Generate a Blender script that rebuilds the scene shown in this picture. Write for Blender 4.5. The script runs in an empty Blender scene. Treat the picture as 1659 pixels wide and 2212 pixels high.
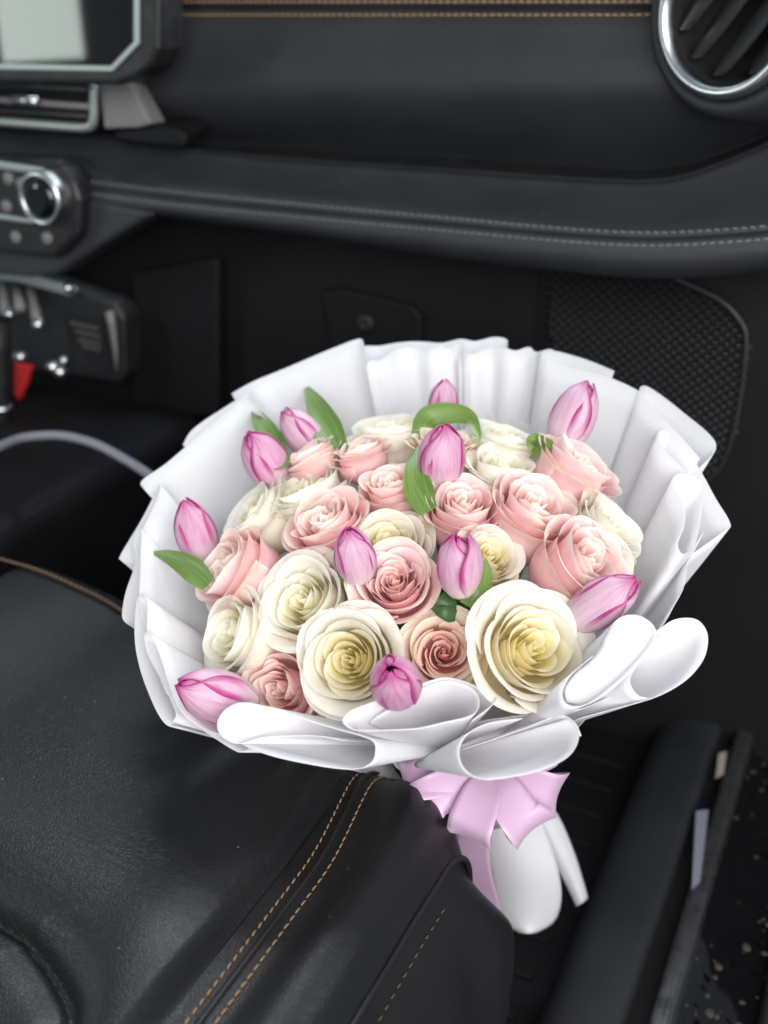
import bpy, math, random
import numpy as np
from mathutils import Vector, Matrix

scene = bpy.context.scene
COL = scene.collection
R = math.radians

# ------------------------------------------------------------------ camera
F, PITCH, YAW, CAM_Z = 2268.0, R(25.6), R(26.2), 0.86
CAM = np.array([0.0, 0.0, CAM_Z])
cam_data = bpy.data.cameras.new('camera')
cam = bpy.data.objects.new('camera', cam_data)
COL.objects.link(cam)
cam.location = CAM
cam.rotation_euler = (math.pi / 2 - PITCH, 0, YAW)
cam_data.sensor_fit = 'VERTICAL'
cam_data.sensor_height = 24.0
cam_data.lens = 12.0 / (1106.0 / F)
cam_data.clip_start = 0.02
cam_data.clip_end = 50
cam_data.dof.use_dof = True
cam_data.dof.focus_distance = 0.72
cam_data.dof.aperture_fstop = 2.6
scene.camera = cam

# ------------------------------------------------------------------ light: soft daylight through open door, windscreen, far side window
world = bpy.data.worlds.new('World')
scene.world = world
world.use_nodes = True
bg = world.node_tree.nodes['Background']
bg.inputs[0].default_value = (0.80, 0.90, 1.0, 1)
bg.inputs[1].default_value = 0.31


def area(name, loc, target, sx, sy, power, col):
    l = bpy.data.lights.new(name, 'AREA')
    l.shape = 'RECTANGLE'
    l.size, l.size_y, l.energy, l.color = sx, sy, power, col
    o = bpy.data.objects.new(name, l)
    COL.objects.link(o)
    o.location = loc
    d = Vector(target) - Vector(loc)
    o.rotation_euler = d.to_track_quat('-Z', 'Y').to_euler()
    return o


area('door_daylight', (0.95, -1.00, 1.45), (-0.3, 0.6, 0.45), 2.2, 1.7, 87, (1.0, 0.985, 0.975))
area('windscreen_daylight', (-0.55, 1.75, 1.55), (-0.4, 0.50, 0.4), 1.7, 0.9, 46, (0.88, 0.95, 1.0))
area('driver_window_daylight', (-1.75, 0.045, 1.01), (0.0, 0.045, 1.01), 0.25, 0.5, 4.0, (0.88, 1.0, 0.93))

vs = scene.view_settings
vs.view_transform = 'Standard'
vs.look = 'None'
vs.exposure = 0.0
vs.gamma = 1.0
vs.use_curve_mapping = False
scene.cycles.use_denoising = True
scene.cycles.max_bounces = 12
scene.cycles.diffuse_bounces = 8
scene.cycles.transmission_bounces = 8
scene.cycles.sample_clamp_indirect = 6

# ------------------------------------------------------------------ helpers
_cy, _sy, _cp, _sp = math.cos(YAW), math.sin(YAW), math.cos(PITCH), math.sin(PITCH)


def ray(x, y):
    a, b = x - 829.5, 1106 - y
    f = F * _cp + b * _sp
    return np.array([a * _cy - f * _sy, a * _sy + f * _cy, b * _cp - F * _sp]) / F


def D(x, y, d): return CAM + ray(x, y) * d
def PY(x, y, Y):
    r = ray(x, y); return CAM + r * (Y / r[1])
def PZ(x, y, Z):
    r = ray(x, y); return CAM + r * ((Z - CAM_Z) / r[2])
def unit(v):
    v = np.array(v, float); return v / np.linalg.norm(v)
def sstep(a, b, x):
    t = np.clip((x - a) / (b - a), 0, 1); return t * t * (3 - 2 * t)


def mesh_obj(name, verts, faces, mat, parent=None, smooth=True, tint=None):
    me = bpy.data.meshes.new(name)
    me.from_pydata([tuple(map(float, v)) for v in verts], [], [tuple(f) for f in faces])
    if smooth and len(me.polygons):
        me.polygons.foreach_set('use_smooth', [True] * len(me.polygons))
    if tint is not None:
        a = me.color_attributes.new('tint', 'FLOAT_COLOR', 'POINT')
        a.data.foreach_set('color', np.asarray(tint, dtype=np.float32).ravel())
    me.update()
    o = bpy.data.objects.new(name, me)
    COL.objects.link(o)
    if mat is not None:
        me.materials.append(mat)
    if parent is not None:
        o.parent = parent
    return o


def child(o, parent):
    """parent keeping world coordinates (meshes are written in world space)"""
    o.parent = parent
    o.matrix_parent_inverse = Matrix.Translation(parent.location).inverted()
    return o


def thing(name, label, cat, loc=(0, 0, 0), group=None):
    o = bpy.data.objects.new(name, None)
    COL.objects.link(o)
    o.empty_display_size = 0.03
    o.location = loc
    return tag(o, label, cat, group)


def tag(o, label=None, cat=None, group=None, kind=None):
    if label: o['label'] = label
    if cat: o['category'] = cat
    if group: o['group'] = group
    if kind: o['kind'] = kind
    return o


def grid_faces(nu, nv, wrap=False):
    f = []
    for j in range(nv - 1):
        for i in range(nu if wrap else nu - 1):
            i2 = (i + 1) % nu
            f.append((j * nu + i, j * nu + i2, (j + 1) * nu + i2, (j + 1) * nu + i))
    return f


def spline(pts, n, closed=False):
    """Catmull-Rom through the points, resampled to n points by length"""
    p = [np.array(q, float) for q in pts]
    if closed: p = [p[-1]] + p + [p[0], p[1]]
    else: p = [2 * p[0] - p[1]] + p + [2 * p[-1] - p[-2]]
    out = []
    for i in range(1, len(p) - 2):
        p0, p1, p2, p3 = p[i - 1:i + 3]
        for t in np.linspace(0, 1, 12, endpoint=False):
            out.append(.5 * ((2 * p1) + (-p0 + p2) * t + (2 * p0 - 5 * p1 + 4 * p2 - p3) * t * t + (-p0 + 3 * p1 - 3 * p2 + p3) * t ** 3))
    out.append(p[-2])
    out = np.array(out)
    L = np.concatenate([[0], np.cumsum(np.linalg.norm(np.diff(out, axis=0), axis=1))])
    s = np.linspace(0, L[-1], n)
    return np.array([np.interp(s, L, out[:, k]) for k in range(out.shape[1])]).T


def interp_poly(poly, xs):
    a = np.array(poly, float)
    c = spline(a, 200)
    return np.interp(xs, c[:, 0], c[:, 1])


def box(lo, hi):
    x0, y0, z0 = lo; x1, y1, z1 = hi
    v = [(x0, y0, z0), (x1, y0, z0), (x1, y1, z0), (x0, y1, z0), (x0, y0, z1), (x1, y0, z1), (x1, y1, z1), (x0, y1, z1)]
    return v, [(0, 3, 2, 1), (4, 5, 6, 7), (0, 1, 5, 4), (1, 2, 6, 5), (2, 3, 7, 6), (3, 0, 4, 7)]


def bevel(o, w, seg=3):
    m = o.modifiers.new('bevel', 'BEVEL')
    m.width, m.segments, m.limit_method = w, seg, 'ANGLE'
    return o


def solid(o, t, off=0.0):
    m = o.modifiers.new('solidify', 'SOLIDIFY')
    m.thickness, m.offset = t, off
    return o


def tube_geo(path, rad, ns=10, cap=True):
    path = np.array(path, float)
    n = len(path)
    rad = np.full(n, rad) if np.isscalar(rad) else np.array(rad)
    t = np.gradient(path, axis=0)
    t /= np.linalg.norm(t, axis=1)[:, None] + 1e-12
    up = np.array([0, 0, 1.0]) if abs(t[0][2]) < .9 else np.array([1.0, 0, 0])
    V = []
    a = unit(np.cross(t[0], up))
    for i in range(n):
        a = a - t[i] * a.dot(t[i]); a = unit(a)
        b = np.cross(t[i], a)
        for k in range(ns):
            ph = 2 * math.pi * k / ns
            V.append(path[i] + rad[i] * (math.cos(ph) * a + math.sin(ph) * b))
    f = grid_faces(ns, n, True)
    if cap:
        f += [tuple(range(ns))[::-1], tuple((n - 1) * ns + k for k in range(ns))]
    return V, f


def tube(name, path, rad, mat, parent=None, ns=10):
    v, f = tube_geo(path, rad, ns)
    o = mesh_obj(name, v, f, mat)
    if parent is not None: child(o, parent)
    return o


def ruled(name, ea, eb, mat, parent=None, n=40, m=8, sag=None):
    a, b = spline(ea, n), spline(eb, n)
    V = []
    for j in range(m):
        t = j / (m - 1)
        row = a * (1 - t) + b * t
        if sag is not None: row = row + np.array(sag) * math.sin(math.pi * t)
        V += list(row)
    o = mesh_obj(name, V, grid_faces(n, m), mat)
    if parent is not None: child(o, parent)
    return o


def loft(name, rows, mat, parent=None):
    """rows: list of equal-length point lists"""
    n = len(rows[0])
    V = [p for r in rows for p in r]
    o = mesh_obj(name, V, grid_faces(n, len(rows)), mat)
    if parent is not None: child(o, parent)
    return o


def prism(name, outline, ext, mat, parent=None, bev=0.0, smooth=False):
    """outline: 3D points of a planar polygon, ext: extrusion vector"""
    n = len(outline)
    o3 = [np.array(p) for p in outline]
    V = o3 + [p + np.array(ext) for p in o3]
    f = [tuple(range(n)), tuple(range(2 * n - 1, n - 1, -1))] + [(i, i + n, (i + 1) % n + n, (i + 1) % n) for i in range(n)]
    o = mesh_obj(name, V, f, mat, smooth=smooth)
    import bmesh
    bm = bmesh.new(); bm.from_mesh(o.data); bmesh.ops.recalc_face_normals(bm, faces=bm.faces); bm.to_mesh(o.data); bm.free()
    if bev: bevel(o, bev)
    if parent is not None: child(o, parent)
    return o


# ------------------------------------------------------------------ materials
def new_mat(name):
    m = bpy.data.materials.new(name)
    m.use_nodes = True
    nt = m.node_tree
    return m, nt, nt.nodes['Principled BSDF']


def N(nt, kind, **kw):
    n = nt.nodes.new(kind)
    for k, v in kw.items(): setattr(n, k, v)
    return n


def mixc(nt, fac, a, b):
    m = N(nt, 'ShaderNodeMix', data_type='RGBA')
    for sock, val in ((m.inputs['Factor'], fac), (m.inputs[6], a), (m.inputs[7], b)):
        if isinstance(val, bpy.types.NodeSocket): nt.links.new(val, sock)
        else: sock.default_value = val if not isinstance(val, tuple) else (*val, 1)[:4]
    return m.outputs[2]


def math_(nt, op, a, b=None, c=None):
    m = N(nt, 'ShaderNodeMath', operation=op)
    for i, v in enumerate((a, b, c)):
        if v is None: continue
        if isinstance(v, bpy.types.NodeSocket): nt.links.new(v, m.inputs[i])
        else: m.inputs[i].default_value = v
    return m.outputs[0]


def maprange(nt, v, a, b, c=0.0, d=1.0):
    m = N(nt, 'ShaderNodeMapRange', interpolation_type='SMOOTHSTEP')
    nt.links.new(v, m.inputs[0])
    for i, x in enumerate((a, b, c, d)): m.inputs[i + 1].default_value = x
    return m.outputs[0]


def plain(name, col, rough=.5, metal=0.0, spec=.5, coat=0.0, noise=0.0):
    m, nt, p = new_mat(name)
    p.inputs['Base Color'].default_value = (*col, 1)
    p.inputs['Roughness'].default_value = rough
    p.inputs['Metallic'].default_value = metal
    p.inputs['Specular IOR Level'].default_value = spec
    p.inputs['Coat Weight'].default_value = coat
    if noise:
        tc = N(nt, 'ShaderNodeTexCoord')
        nz = N(nt, 'ShaderNodeTexNoise'); nz.inputs['Scale'].default_value = 60; nz.inputs['Detail'].default_value = 6
        nt.links.new(tc.outputs['Object'], nz.inputs['Vector'])
        nt.links.new(maprange(nt, nz.outputs[0], .3, .7, rough - noise, rough + noise), p.inputs['Roughness'])
    return m


def leather(name, col, rough, bump, scale, wrinkle=0.0, wscale=(30, 90, 30), spec=.5, rot=0.0):
    m, nt, p = new_mat(name)
    tc = N(nt, 'ShaderNodeTexCoord')
    vo = N(nt, 'ShaderNodeTexVoronoi', feature='DISTANCE_TO_EDGE')
    nz0 = N(nt, 'ShaderNodeTexNoise'); nz0.inputs['Scale'].default_value = scale * .6
    add = N(nt, 'ShaderNodeVectorMath', operation='MULTIPLY_ADD')
    nt.links.new(tc.outputs['Object'], nz0.inputs['Vector'])
    nt.links.new(nz0.outputs['Color'], add.inputs[0])
    add.inputs[1].default_value = (1.2 / scale,) * 3
    nt.links.new(tc.outputs['Object'], add.inputs[2])
    nt.links.new(add.outputs[0], vo.inputs['Vector'])
    vo.inputs['Scale'].default_value = scale
    h = maprange(nt, vo.outputs['Distance'], 0.0, 0.25)
    b1 = N(nt, 'ShaderNodeBump'); b1.inputs['Strength'].default_value = bump; b1.inputs['Distance'].default_value = .0004
    nt.links.new(h, b1.inputs['Height'])
    last = b1
    if wrinkle:
        mp = N(nt, 'ShaderNodeMapping'); mp.inputs['Scale'].default_value = wscale; mp.inputs['Rotation'].default_value = (0, 0, rot)
        nt.links.new(tc.outputs['Object'], mp.inputs['Vector'])
        nz = N(nt, 'ShaderNodeTexNoise'); nz.inputs['Scale'].default_value = 2.2; nz.inputs['Detail'].default_value = 8; nz.inputs['Distortion'].default_value = .8
        nt.links.new(mp.outputs[0], nz.inputs['Vector'])
        ridge = math_(nt, 'ABSOLUTE', math_(nt, 'SUBTRACT', nz.outputs[0], .5))
        big = N(nt, 'ShaderNodeTexNoise'); big.inputs['Scale'].default_value = 9
        nt.links.new(tc.outputs['Object'], big.inputs['Vector'])
        amt = maprange(nt, big.outputs[0], .38, .62)
        hh = math_(nt, 'MULTIPLY', maprange(nt, ridge, 0, .07), amt)
        b2 = N(nt, 'ShaderNodeBump'); b2.inputs['Strength'].default_value = wrinkle; b2.inputs['Distance'].default_value = .0006
        nt.links.new(hh, b2.inputs['Height'])
        nt.links.new(b1.outputs[0], b2.inputs['Normal'])
        last = b2
    nt.links.new(last.outputs[0], p.inputs['Normal'])
    nz2 = N(nt, 'ShaderNodeTexNoise'); nz2.inputs['Scale'].default_value = 14; nz2.inputs['Detail'].default_value = 5
    nt.links.new(tc.outputs['Object'], nz2.inputs['Vector'])
    nt.links.new(maprange(nt, nz2.outputs[0], .3, .7, rough - .05, rough + .07), p.inputs['Roughness'])
    nt.links.new(mixc(nt, nz2.outputs[0], tuple(c * .8 for c in col), tuple(c * 1.2 for c in col)), p.inputs['Base Color'])
    p.inputs['Specular IOR Level'].default_value = spec
    return m


M = {}
M['seat'] = leather('seat_leather', (.0075, .0078, .0090), .41, .32, 420, .28, (34, 90, 40), .42, rot=.5)
M['bolster'] = leather('bolster_leather', (.0075, .0078, .0090), .41, .34, 420, .22, (30, 80, 40), .42, rot=-.3)
M['side'] = leather('side_vinyl', (.010, .010, .011), .45, .25, 900)
M['dash'] = leather('dash_leather', (.0195, .0208, .0235), .50, .38, 480, spec=.4)
M['rail'] = leather('rail_leather', (.027, .0285, .0325), .46, .36, 480, spec=.45)
M['black'] = plain('black_plastic', (.010, .0103, .0115), .5, noise=.08)
M['dark'] = leather('dark_textured_plastic', (.0045, .0045, .0055), .6, .3, 600, spec=.25)
M['gloss'] = plain('gloss_black', (.004, .004, .005), .04)
M['hole'] = plain('recess_black', (.002, .002, .002), .8)
M['chrome'] = plain('satin_silver', (.62, .64, .66), .28, 1.0)
M['silver'] = plain('silver_paint', (.34, .38, .37), .38, .6)
M['grey'] = plain('grey_plastic', (.16, .15, .155), .5)
M['gold'] = plain('gold_thread', (.30, .19, .085), .65)
M['grey_thread'] = plain('grey_thread', (.20, .21, .225), .6)
M['dash_gold'] = plain('dash_gold_thread', (.46, .28, .11), .6)
M['grille'] = plain('grille_plastic', (.017, .018, .020), .42)
M['brown'] = plain('brown_thread', (.10, .06, .035), .7)
M['red'] = plain('red_fabric', (.42, .012, .012), .6)
M['cable'] = plain('pale_cable', (.20, .20, .23), .4)
M['carpet'] = leather('carpet', (.0085, .0088, .0105), .9, .8, 400, spec=.15)
M['print'] = plain('grey_print', (.07, .068, .072), .6)


def paper_mat():
    m, nt, p = new_mat('white_wrapping_paper')
    p.inputs['Base Color'].default_value = (.90, .90, .915, 1)
    p.inputs['Roughness'].default_value = .58
    p.inputs['Specular IOR Level'].default_value = .25
    p.inputs['Subsurface Weight'].default_value = 0
    tr = N(nt, 'ShaderNodeBsdfTranslucent'); tr.inputs['Color'].default_value = (.92, .91, .92, 1)
    mx = N(nt, 'ShaderNodeMixShader'); mx.inputs[0].default_value = .45
    out = nt.nodes['Material Output']
    nt.links.new(p.outputs[0], mx.inputs[1]); nt.links.new(tr.outputs[0], mx.inputs[2]); nt.links.new(mx.outputs[0], out.inputs[0])
    tc = N(nt, 'ShaderNodeTexCoord')
    nz = N(nt, 'ShaderNodeTexNoise'); nz.inputs['Scale'].default_value = 22; nz.inputs['Detail'].default_value = 3
    nt.links.new(tc.outputs['Object'], nz.inputs['Vector'])
    b = N(nt, 'ShaderNodeBump'); b.inputs['Strength'].default_value = .12; b.inputs['Distance'].default_value = .004
    nt.links.new(nz.outputs[0], b.inputs['Height']); nt.links.new(b.outputs[0], p.inputs['Normal'])
    return m


def petal_mat(name, inner, outer, base, edge, tip, tipamt, transl=.28):
    """tint = (v along petal, |u| edge, layer 0 inner..1 outer, u)"""
    m, nt, p = new_mat(name)
    at = N(nt, 'ShaderNodeAttribute', attribute_name='tint')
    sp = N(nt, 'ShaderNodeSeparateColor'); nt.links.new(at.outputs['Color'], sp.inputs[0])
    v, e, l = sp.outputs[0], sp.outputs[1], sp.outputs[2]
    info = N(nt, 'ShaderNodeObjectInfo')
    tc = N(nt, 'ShaderNodeTexCoord')
    nz = N(nt, 'ShaderNodeTexNoise'); nz.inputs['Scale'].default_value = 70; nz.inputs['Detail'].default_value = 4
    nt.links.new(tc.outputs['Object'], nz.inputs['Vector'])
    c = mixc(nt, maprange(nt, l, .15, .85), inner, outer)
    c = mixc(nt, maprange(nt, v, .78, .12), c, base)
    rim = math_(nt, 'MAXIMUM', maprange(nt, v, .86, 1.0), math_(nt, 'MULTIPLY', maprange(nt, e, .86, 1.0), maprange(nt, v, .45, .8)))
    rim = math_(nt, 'MULTIPLY', rim, maprange(nt, nz.outputs[0], .25, .6, .45, 1.0))
    c = mixc(nt, rim, c, edge)
    tf = math_(nt, 'MULTIPLY', math_(nt, 'MULTIPLY', maprange(nt, v, .72, 1.0), maprange(nt, l, .5, .9)), maprange(nt, nz.outputs[0], .42, .62, 0, tipamt))
    tf = math_(nt, 'MULTIPLY', tf, maprange(nt, info.outputs['Random'], .2, .9))
    c = mixc(nt, tf, c, tip)
    hs = N(nt, 'ShaderNodeHueSaturation')
    nt.links.new(c, hs.inputs['Color'])
    nt.links.new(maprange(nt, info.outputs['Random'], 0, 1, .88, 1.12), hs.inputs['Saturation'])
    nt.links.new(maprange(nt, nz.outputs[0], .3, .7, .95, 1.05), hs.inputs['Value'])
    nt.links.new(hs.outputs[0], p.inputs['Base Color'])
    p.inputs['Roughness'].default_value = .55
    p.inputs['Specular IOR Level'].default_value = .25
    p.inputs['Sheen Weight'].default_value = .15
    tr = N(nt, 'ShaderNodeBsdfTranslucent'); nt.links.new(hs.outputs[0], tr.inputs['Color'])
    mx = N(nt, 'ShaderNodeMixShader'); mx.inputs[0].default_value = transl
    nt.links.new(p.outputs[0], mx.inputs[1]); nt.links.new(tr.outputs[0], mx.inputs[2])
    nt.links.new(mx.outputs[0], nt.nodes['Material Output'].inputs[0])
    # fine veins
    cb = N(nt, 'ShaderNodeCombineXYZ')
    nt.links.new(math_(nt, 'MULTIPLY', at.outputs['Alpha'], 26.0), cb.inputs[0]); nt.links.new(math_(nt, 'MULTIPLY', v, 2.0), cb.inputs[1])
    nv = N(nt, 'ShaderNodeTexNoise'); nv.inputs['Scale'].default_value = 1.0; nv.inputs['Detail'].default_value = 3
    nt.links.new(cb.outputs[0], nv.inputs['Vector'])
    b = N(nt, 'ShaderNodeBump'); b.inputs['Strength'].default_value = .25; b.inputs['Distance'].default_value = .0008
    nt.links.new(nv.outputs[0], b.inputs['Height']); nt.links.new(b.outputs[0], p.inputs['Normal'])
    return m


def tulip_mat():
    m, nt, p = new_mat('tulip_petal')
    at = N(nt, 'ShaderNodeAttribute', attribute_name='tint')
    sp = N(nt, 'ShaderNodeSeparateColor'); nt.links.new(at.outputs['Color'], sp.inputs[0])
    v, e, l = sp.outputs[0], sp.outputs[1], sp.outputs[2]
    cb = N(nt, 'ShaderNodeCombineXYZ')
    nt.links.new(math_(nt, 'MULTIPLY', at.outputs['Alpha'], 16.0), cb.inputs[0]); nt.links.new(math_(nt, 'MULTIPLY', v, 2.2), cb.inputs[1])
    info = N(nt, 'ShaderNodeObjectInfo')
    nt.links.new(math_(nt, 'MULTIPLY', info.outputs['Random'], 40.0), cb.inputs[2])
    nz = N(nt, 'ShaderNodeTexNoise'); nz.inputs['Scale'].default_value = 1.0; nz.inputs['Detail'].default_value = 5
    nt.links.new(cb.outputs[0], nz.inputs['Vector'])
    sc = N(nt, 'ShaderNodeSeparateColor'); nt.links.new(info.outputs['Color'], sc.inputs[0])
    tone = sc.outputs[0]
    pale = mixc(nt, maprange(nt, nz.outputs[0], .35, .8), (.76, .57, .66), (.67, .42, .55))
    deep = mixc(nt, maprange(nt, nz.outputs[0], .35, .8), (.68, .36, .52), (.54, .19, .38))
    c = mixc(nt, math_(nt, 'ADD', math_(nt, 'MULTIPLY', tone, .85), .15), pale, deep)
    c = mixc(nt, math_(nt, 'MULTIPLY', maprange(nt, v, .40, 0.0), .8), c, (.85, .76, .73))
    ef = math_(nt, 'ADD', e, math_(nt, 'MULTIPLY', math_(nt, 'SUBTRACT', nz.outputs[0], .5), .25))
    c = mixc(nt, math_(nt, 'MULTIPLY', maprange(nt, ef, .72, 1.0), maprange(nt, v, .1, .5)), c, (.46, .035, .22))
    tv = math_(nt, 'ADD', v, math_(nt, 'MULTIPLY', math_(nt, 'SUBTRACT', nz.outputs[0], .5), .3))
    c = mixc(nt, maprange(nt, tv, .78, 1.04), c, (.50, .045, .25))
    nt.links.new(c, p.inputs['Base Color'])
    p.inputs['Roughness'].default_value = .42
    p.inputs['Specular IOR Level'].default_value = .35
    tr = N(nt, 'ShaderNodeBsdfTranslucent'); nt.links.new(c, tr.inputs['Color'])
    mx = N(nt, 'ShaderNodeMixShader'); mx.inputs[0].default_value = .18
    nt.links.new(p.outputs[0], mx.inputs[1]); nt.links.new(tr.outputs[0], mx.inputs[2])
    nt.links.new(mx.outputs[0], nt.nodes['Material Output'].inputs[0])
    b = N(nt, 'ShaderNodeBump'); b.inputs['Strength'].default_value = .3; b.inputs['Distance'].default_value = .0006
    nt.links.new(nz.outputs[0], b.inputs['Height']); nt.links.new(b.outputs[0], p.inputs['Normal'])
    return m


def leaf_mat(name, a, b_):
    m, nt, p = new_mat(name)
    at = N(nt, 'ShaderNodeAttribute', attribute_name='tint')
    cb = N(nt, 'ShaderNodeCombineXYZ')
    sp = N(nt, 'ShaderNodeSeparateColor'); nt.links.new(at.outputs['Color'], sp.inputs[0])
    nt.links.new(math_(nt, 'MULTIPLY', at.outputs['Alpha'], 12.0), cb.inputs[0]); nt.links.new(math_(nt, 'MULTIPLY', sp.outputs[0], 1.5), cb.inputs[1])
    nz = N(nt, 'ShaderNodeTexNoise'); nz.inputs['Scale'].default_value = 1.3; nz.inputs['Detail'].default_value = 4
    nt.links.new(cb.outputs[0], nz.inputs['Vector'])
    c = mixc(nt, maprange(nt, nz.outputs[0], .3, .7), a, b_)
    nt.links.new(c, p.inputs['Base Color'])
    p.inputs['Roughness'].default_value = .42
    tr = N(nt, 'ShaderNodeBsdfTranslucent'); nt.links.new(c, tr.inputs['Color'])
    mx = N(nt, 'ShaderNodeMixShader'); mx.inputs[0].default_value = .2
    nt.links.new(p.outputs[0], mx.inputs[1]); nt.links.new(tr.outputs[0], mx.inputs[2])
    nt.links.new(mx.outputs[0], nt.nodes['Material Output'].inputs[0])
    return m


def ribbon_mat():
    m, nt, p = new_mat('lilac_satin')
    p.inputs['Base Color'].default_value = (.80, .57, .77, 1)
    p.inputs['Roughness'].default_value = .33
    p.inputs['Specular IOR Level'].default_value = .6
    p.inputs['Sheen Weight'].default_value = .4
    p.inputs['Anisotropic'].default_value = .5
    tr = N(nt, 'ShaderNodeBsdfTranslucent'); tr.inputs['Color'].default_value = (.80, .48, .70, 1)
    mx = N(nt, 'ShaderNodeMixShader'); mx.inputs[0].default_value = .30
    nt.links.new(p.outputs[0], mx.inputs[1]); nt.links.new(tr.outputs[0], mx.inputs[2])
    nt.links.new(mx.outputs[0], nt.nodes['Material Output'].inputs[0])
    return m


M['paper'] = paper_mat()
M['cream'] = petal_mat('cream_petal', (.97, .90, .57), (.91, .875, .78), (.95, .87, .56), (.94, .92, .85), (.92, .82, .75), .3, .38)
M['ivory'] = petal_mat('ivory_petal', (.94, .89, .66), (.925, .895, .82), (.93, .87, .62), (.93, .92, .86), (.80, .82, .62), .35, .38)
M['pink'] = petal_mat('pink_petal', (.94, .69, .66), (.92, .63, .63), (.94, .55, .58), (.95, .87, .80), (.85, .82, .63), .9, .34)
M['peach'] = petal_mat('peach_petal', (.94, .63, .59), (.95, .80, .70), (.94, .48, .48), (.96, .89, .75), (.86, .82, .60), .6, .36)
M['tulip'] = tulip_mat()
M['leaf'] = leaf_mat('tulip_leaf_green', (.11, .21, .04), (.21, .33, .08))
M['rose_leaf'] = leaf_mat('rose_leaf_green', (.025, .075, .018), (.05, .12, .03))
M['stem'] = plain('stem_green', (.10, .18, .05), .5)
M['ribbon'] = ribbon_mat()


# ================================================================== CAR INTERIOR
def lathe(name, centre, axis, profile, mat, parent=None, seg=64, up=(0, 0, 1)):
    """profile: (radius, height along axis)"""
    axis = unit(axis); a = unit(np.cross(up, axis)); b = np.cross(axis, a)
    c = np.array(centre)
    V = []
    for r, h in profile:
        for k in range(seg):
            t = 2 * math.pi * k / seg
            V.append(c + axis * h + r * (math.cos(t) * a + math.sin(t) * b))
    o = mesh_obj(name, V, grid_faces(seg, len(profile), True), mat)
    if parent is not None: child(o, parent)
    return o


def stitches(name, path, pitch, length, rad, mat, parent, normal=None, lift=.0004, skew=0.0, seed=1):
    rnd = random.Random(seed)
    path = np.array(path)
    L = np.concatenate([[0], np.cumsum(np.linalg.norm(np.diff(path, axis=0), axis=1))])
    V, Fs = [], []
    nrm = np.array(normal if normal is not None else (0, 0, 1.0))
    s = 0
    while s + length < L[-1]:
        q = []
        for t in np.linspace(0, 1, 5):
            d = s + t * length
            p = np.array([np.interp(d, L, path[:, k]) for k in range(3)])
            q.append(p + nrm * (lift + rad * .9 * math.sin(math.pi * t)))
        side = unit(np.cross(q[-1] - q[0], nrm))
        sk = skew * length * (1 + rnd.uniform(-.3, .3))
        q = [p + side * sk * (t - .5) for p, t in zip(q, np.linspace(0, 1, 5))]
        v, f = tube_geo(q, [rad * .6, rad, rad, rad, rad * .6], 6)
        o = len(V); V += v; Fs += [tuple(i + o for i in ff) for ff in f]
        s += pitch * (1 + rnd.uniform(-.04, .04))
    o = mesh_obj(name, V, Fs, mat)
    o['kind'] = 'stuff'
    return child(o, parent)


# ---- floor and firewall
floor = mesh_obj('car_floor', *box((-1.6, -0.6, -0.05), (-0.12, 1.6, 0.0)), M['carpet'], smooth=False)
tag(floor, kind='structure')
rug = thing('floor_mat', 'black ribbed floor mat in the footwell under the white paper tail', 'floor mat', (-0.4, 0.9, 0.001))
mt = mesh_obj('mat_sheet', *box((-0.72, 0.62, 0.001), (-0.165, 1.14, 0.010)), M['dark'], smooth=False); bevel(mt, .004); child(mt, rug)
for i in range(9):
    rb = mesh_obj('rib', *box((-0.70, 0.66 + i * .05, 0.0102), (-0.19, 0.672 + i * .05, 0.0135)), M['dark'], smooth=False)
    bevel(rb, .0015, 2); child(rb, rug)

# ---- dashboard
dash = thing('dashboard', 'black leather dashboard with a stitched padded rail and gold topstitching', 'dashboard', (-0.5, 1.1, 0.6))
XS = np.linspace(-260, 1830, 120)
P_TOP = [(-260, 252), (0, 275), (200, 292), (450, 326), (648, 346), (972, 368), (1179, 383), (1345, 391), (1427, 389), (1510, 370), (1659, 310), (1830, 225)]
P_S1 = [(-260, 346), (160, 388), (390, 416), (648, 442), (972, 472), (1179, 491), (1345, 502), (1469, 502), (1659, 489), (1830, 468)]
P_BOT = [(-260, 420), (160, 446), (390, 474), (648, 510), (972, 559), (1220, 588), (1386, 602), (1520, 600), (1659, 586), (1830, 560)]
top, s1, bot = (interp_poly(p, XS) for p in (P_TOP, P_S1, P_BOT))
def prow(ys, Y, dz=0): return [PY(x, y, Y) + np.array([0, 0, dz]) for x, y in zip(XS, ys)]
rows = [prow(top, 1.095, -.01), prow(top, 1.075)]
for t in (.12, .3, .5, .7, .85, .95):
    rows.append(prow(top + (s1 - top) * t, 1.075 - .075 * t ** 1.25))
S1Y, S2Y = 1.0, .997
rows += [prow(s1, S1Y), prow(s1 + 8, .9985), prow(s1 + 12, 1.0005), prow(s1 + 14, 1.005), prow(s1 + 16, 1.0005), prow(s1 + 20, .9975), prow(s1 + 28, S2Y)]
for t in (.3, .6, .8, .92, 1.0):
    rows.append(prow(s1 + 28 + (bot - s1 - 28) * t, S2Y - .004 * math.sin(math.pi * t) + .018 * t ** 3))
rows += [prow(bot, 1.04, .004), prow(bot, 1.10, .02)]
loft('padded_rail', rows, M['rail'], dash)
fine = np.linspace(120, 1830, 500)
f1 = interp_poly(P_S1, fine)
stitches('stitching', [PY(x, y, S1Y) for x, y in zip(fine, f1)], .0078, .0058, .00066, M['grey_thread'], dash, (0, -.8, .6), skew=.12)
stitches('stitching', [PY(x, y + 28, S2Y) for x, y in zip(fine, f1)], .0078, .0058, .00066, M['grey_thread'], dash, (0, -.8, .6), skew=-.12, seed=4)

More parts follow.
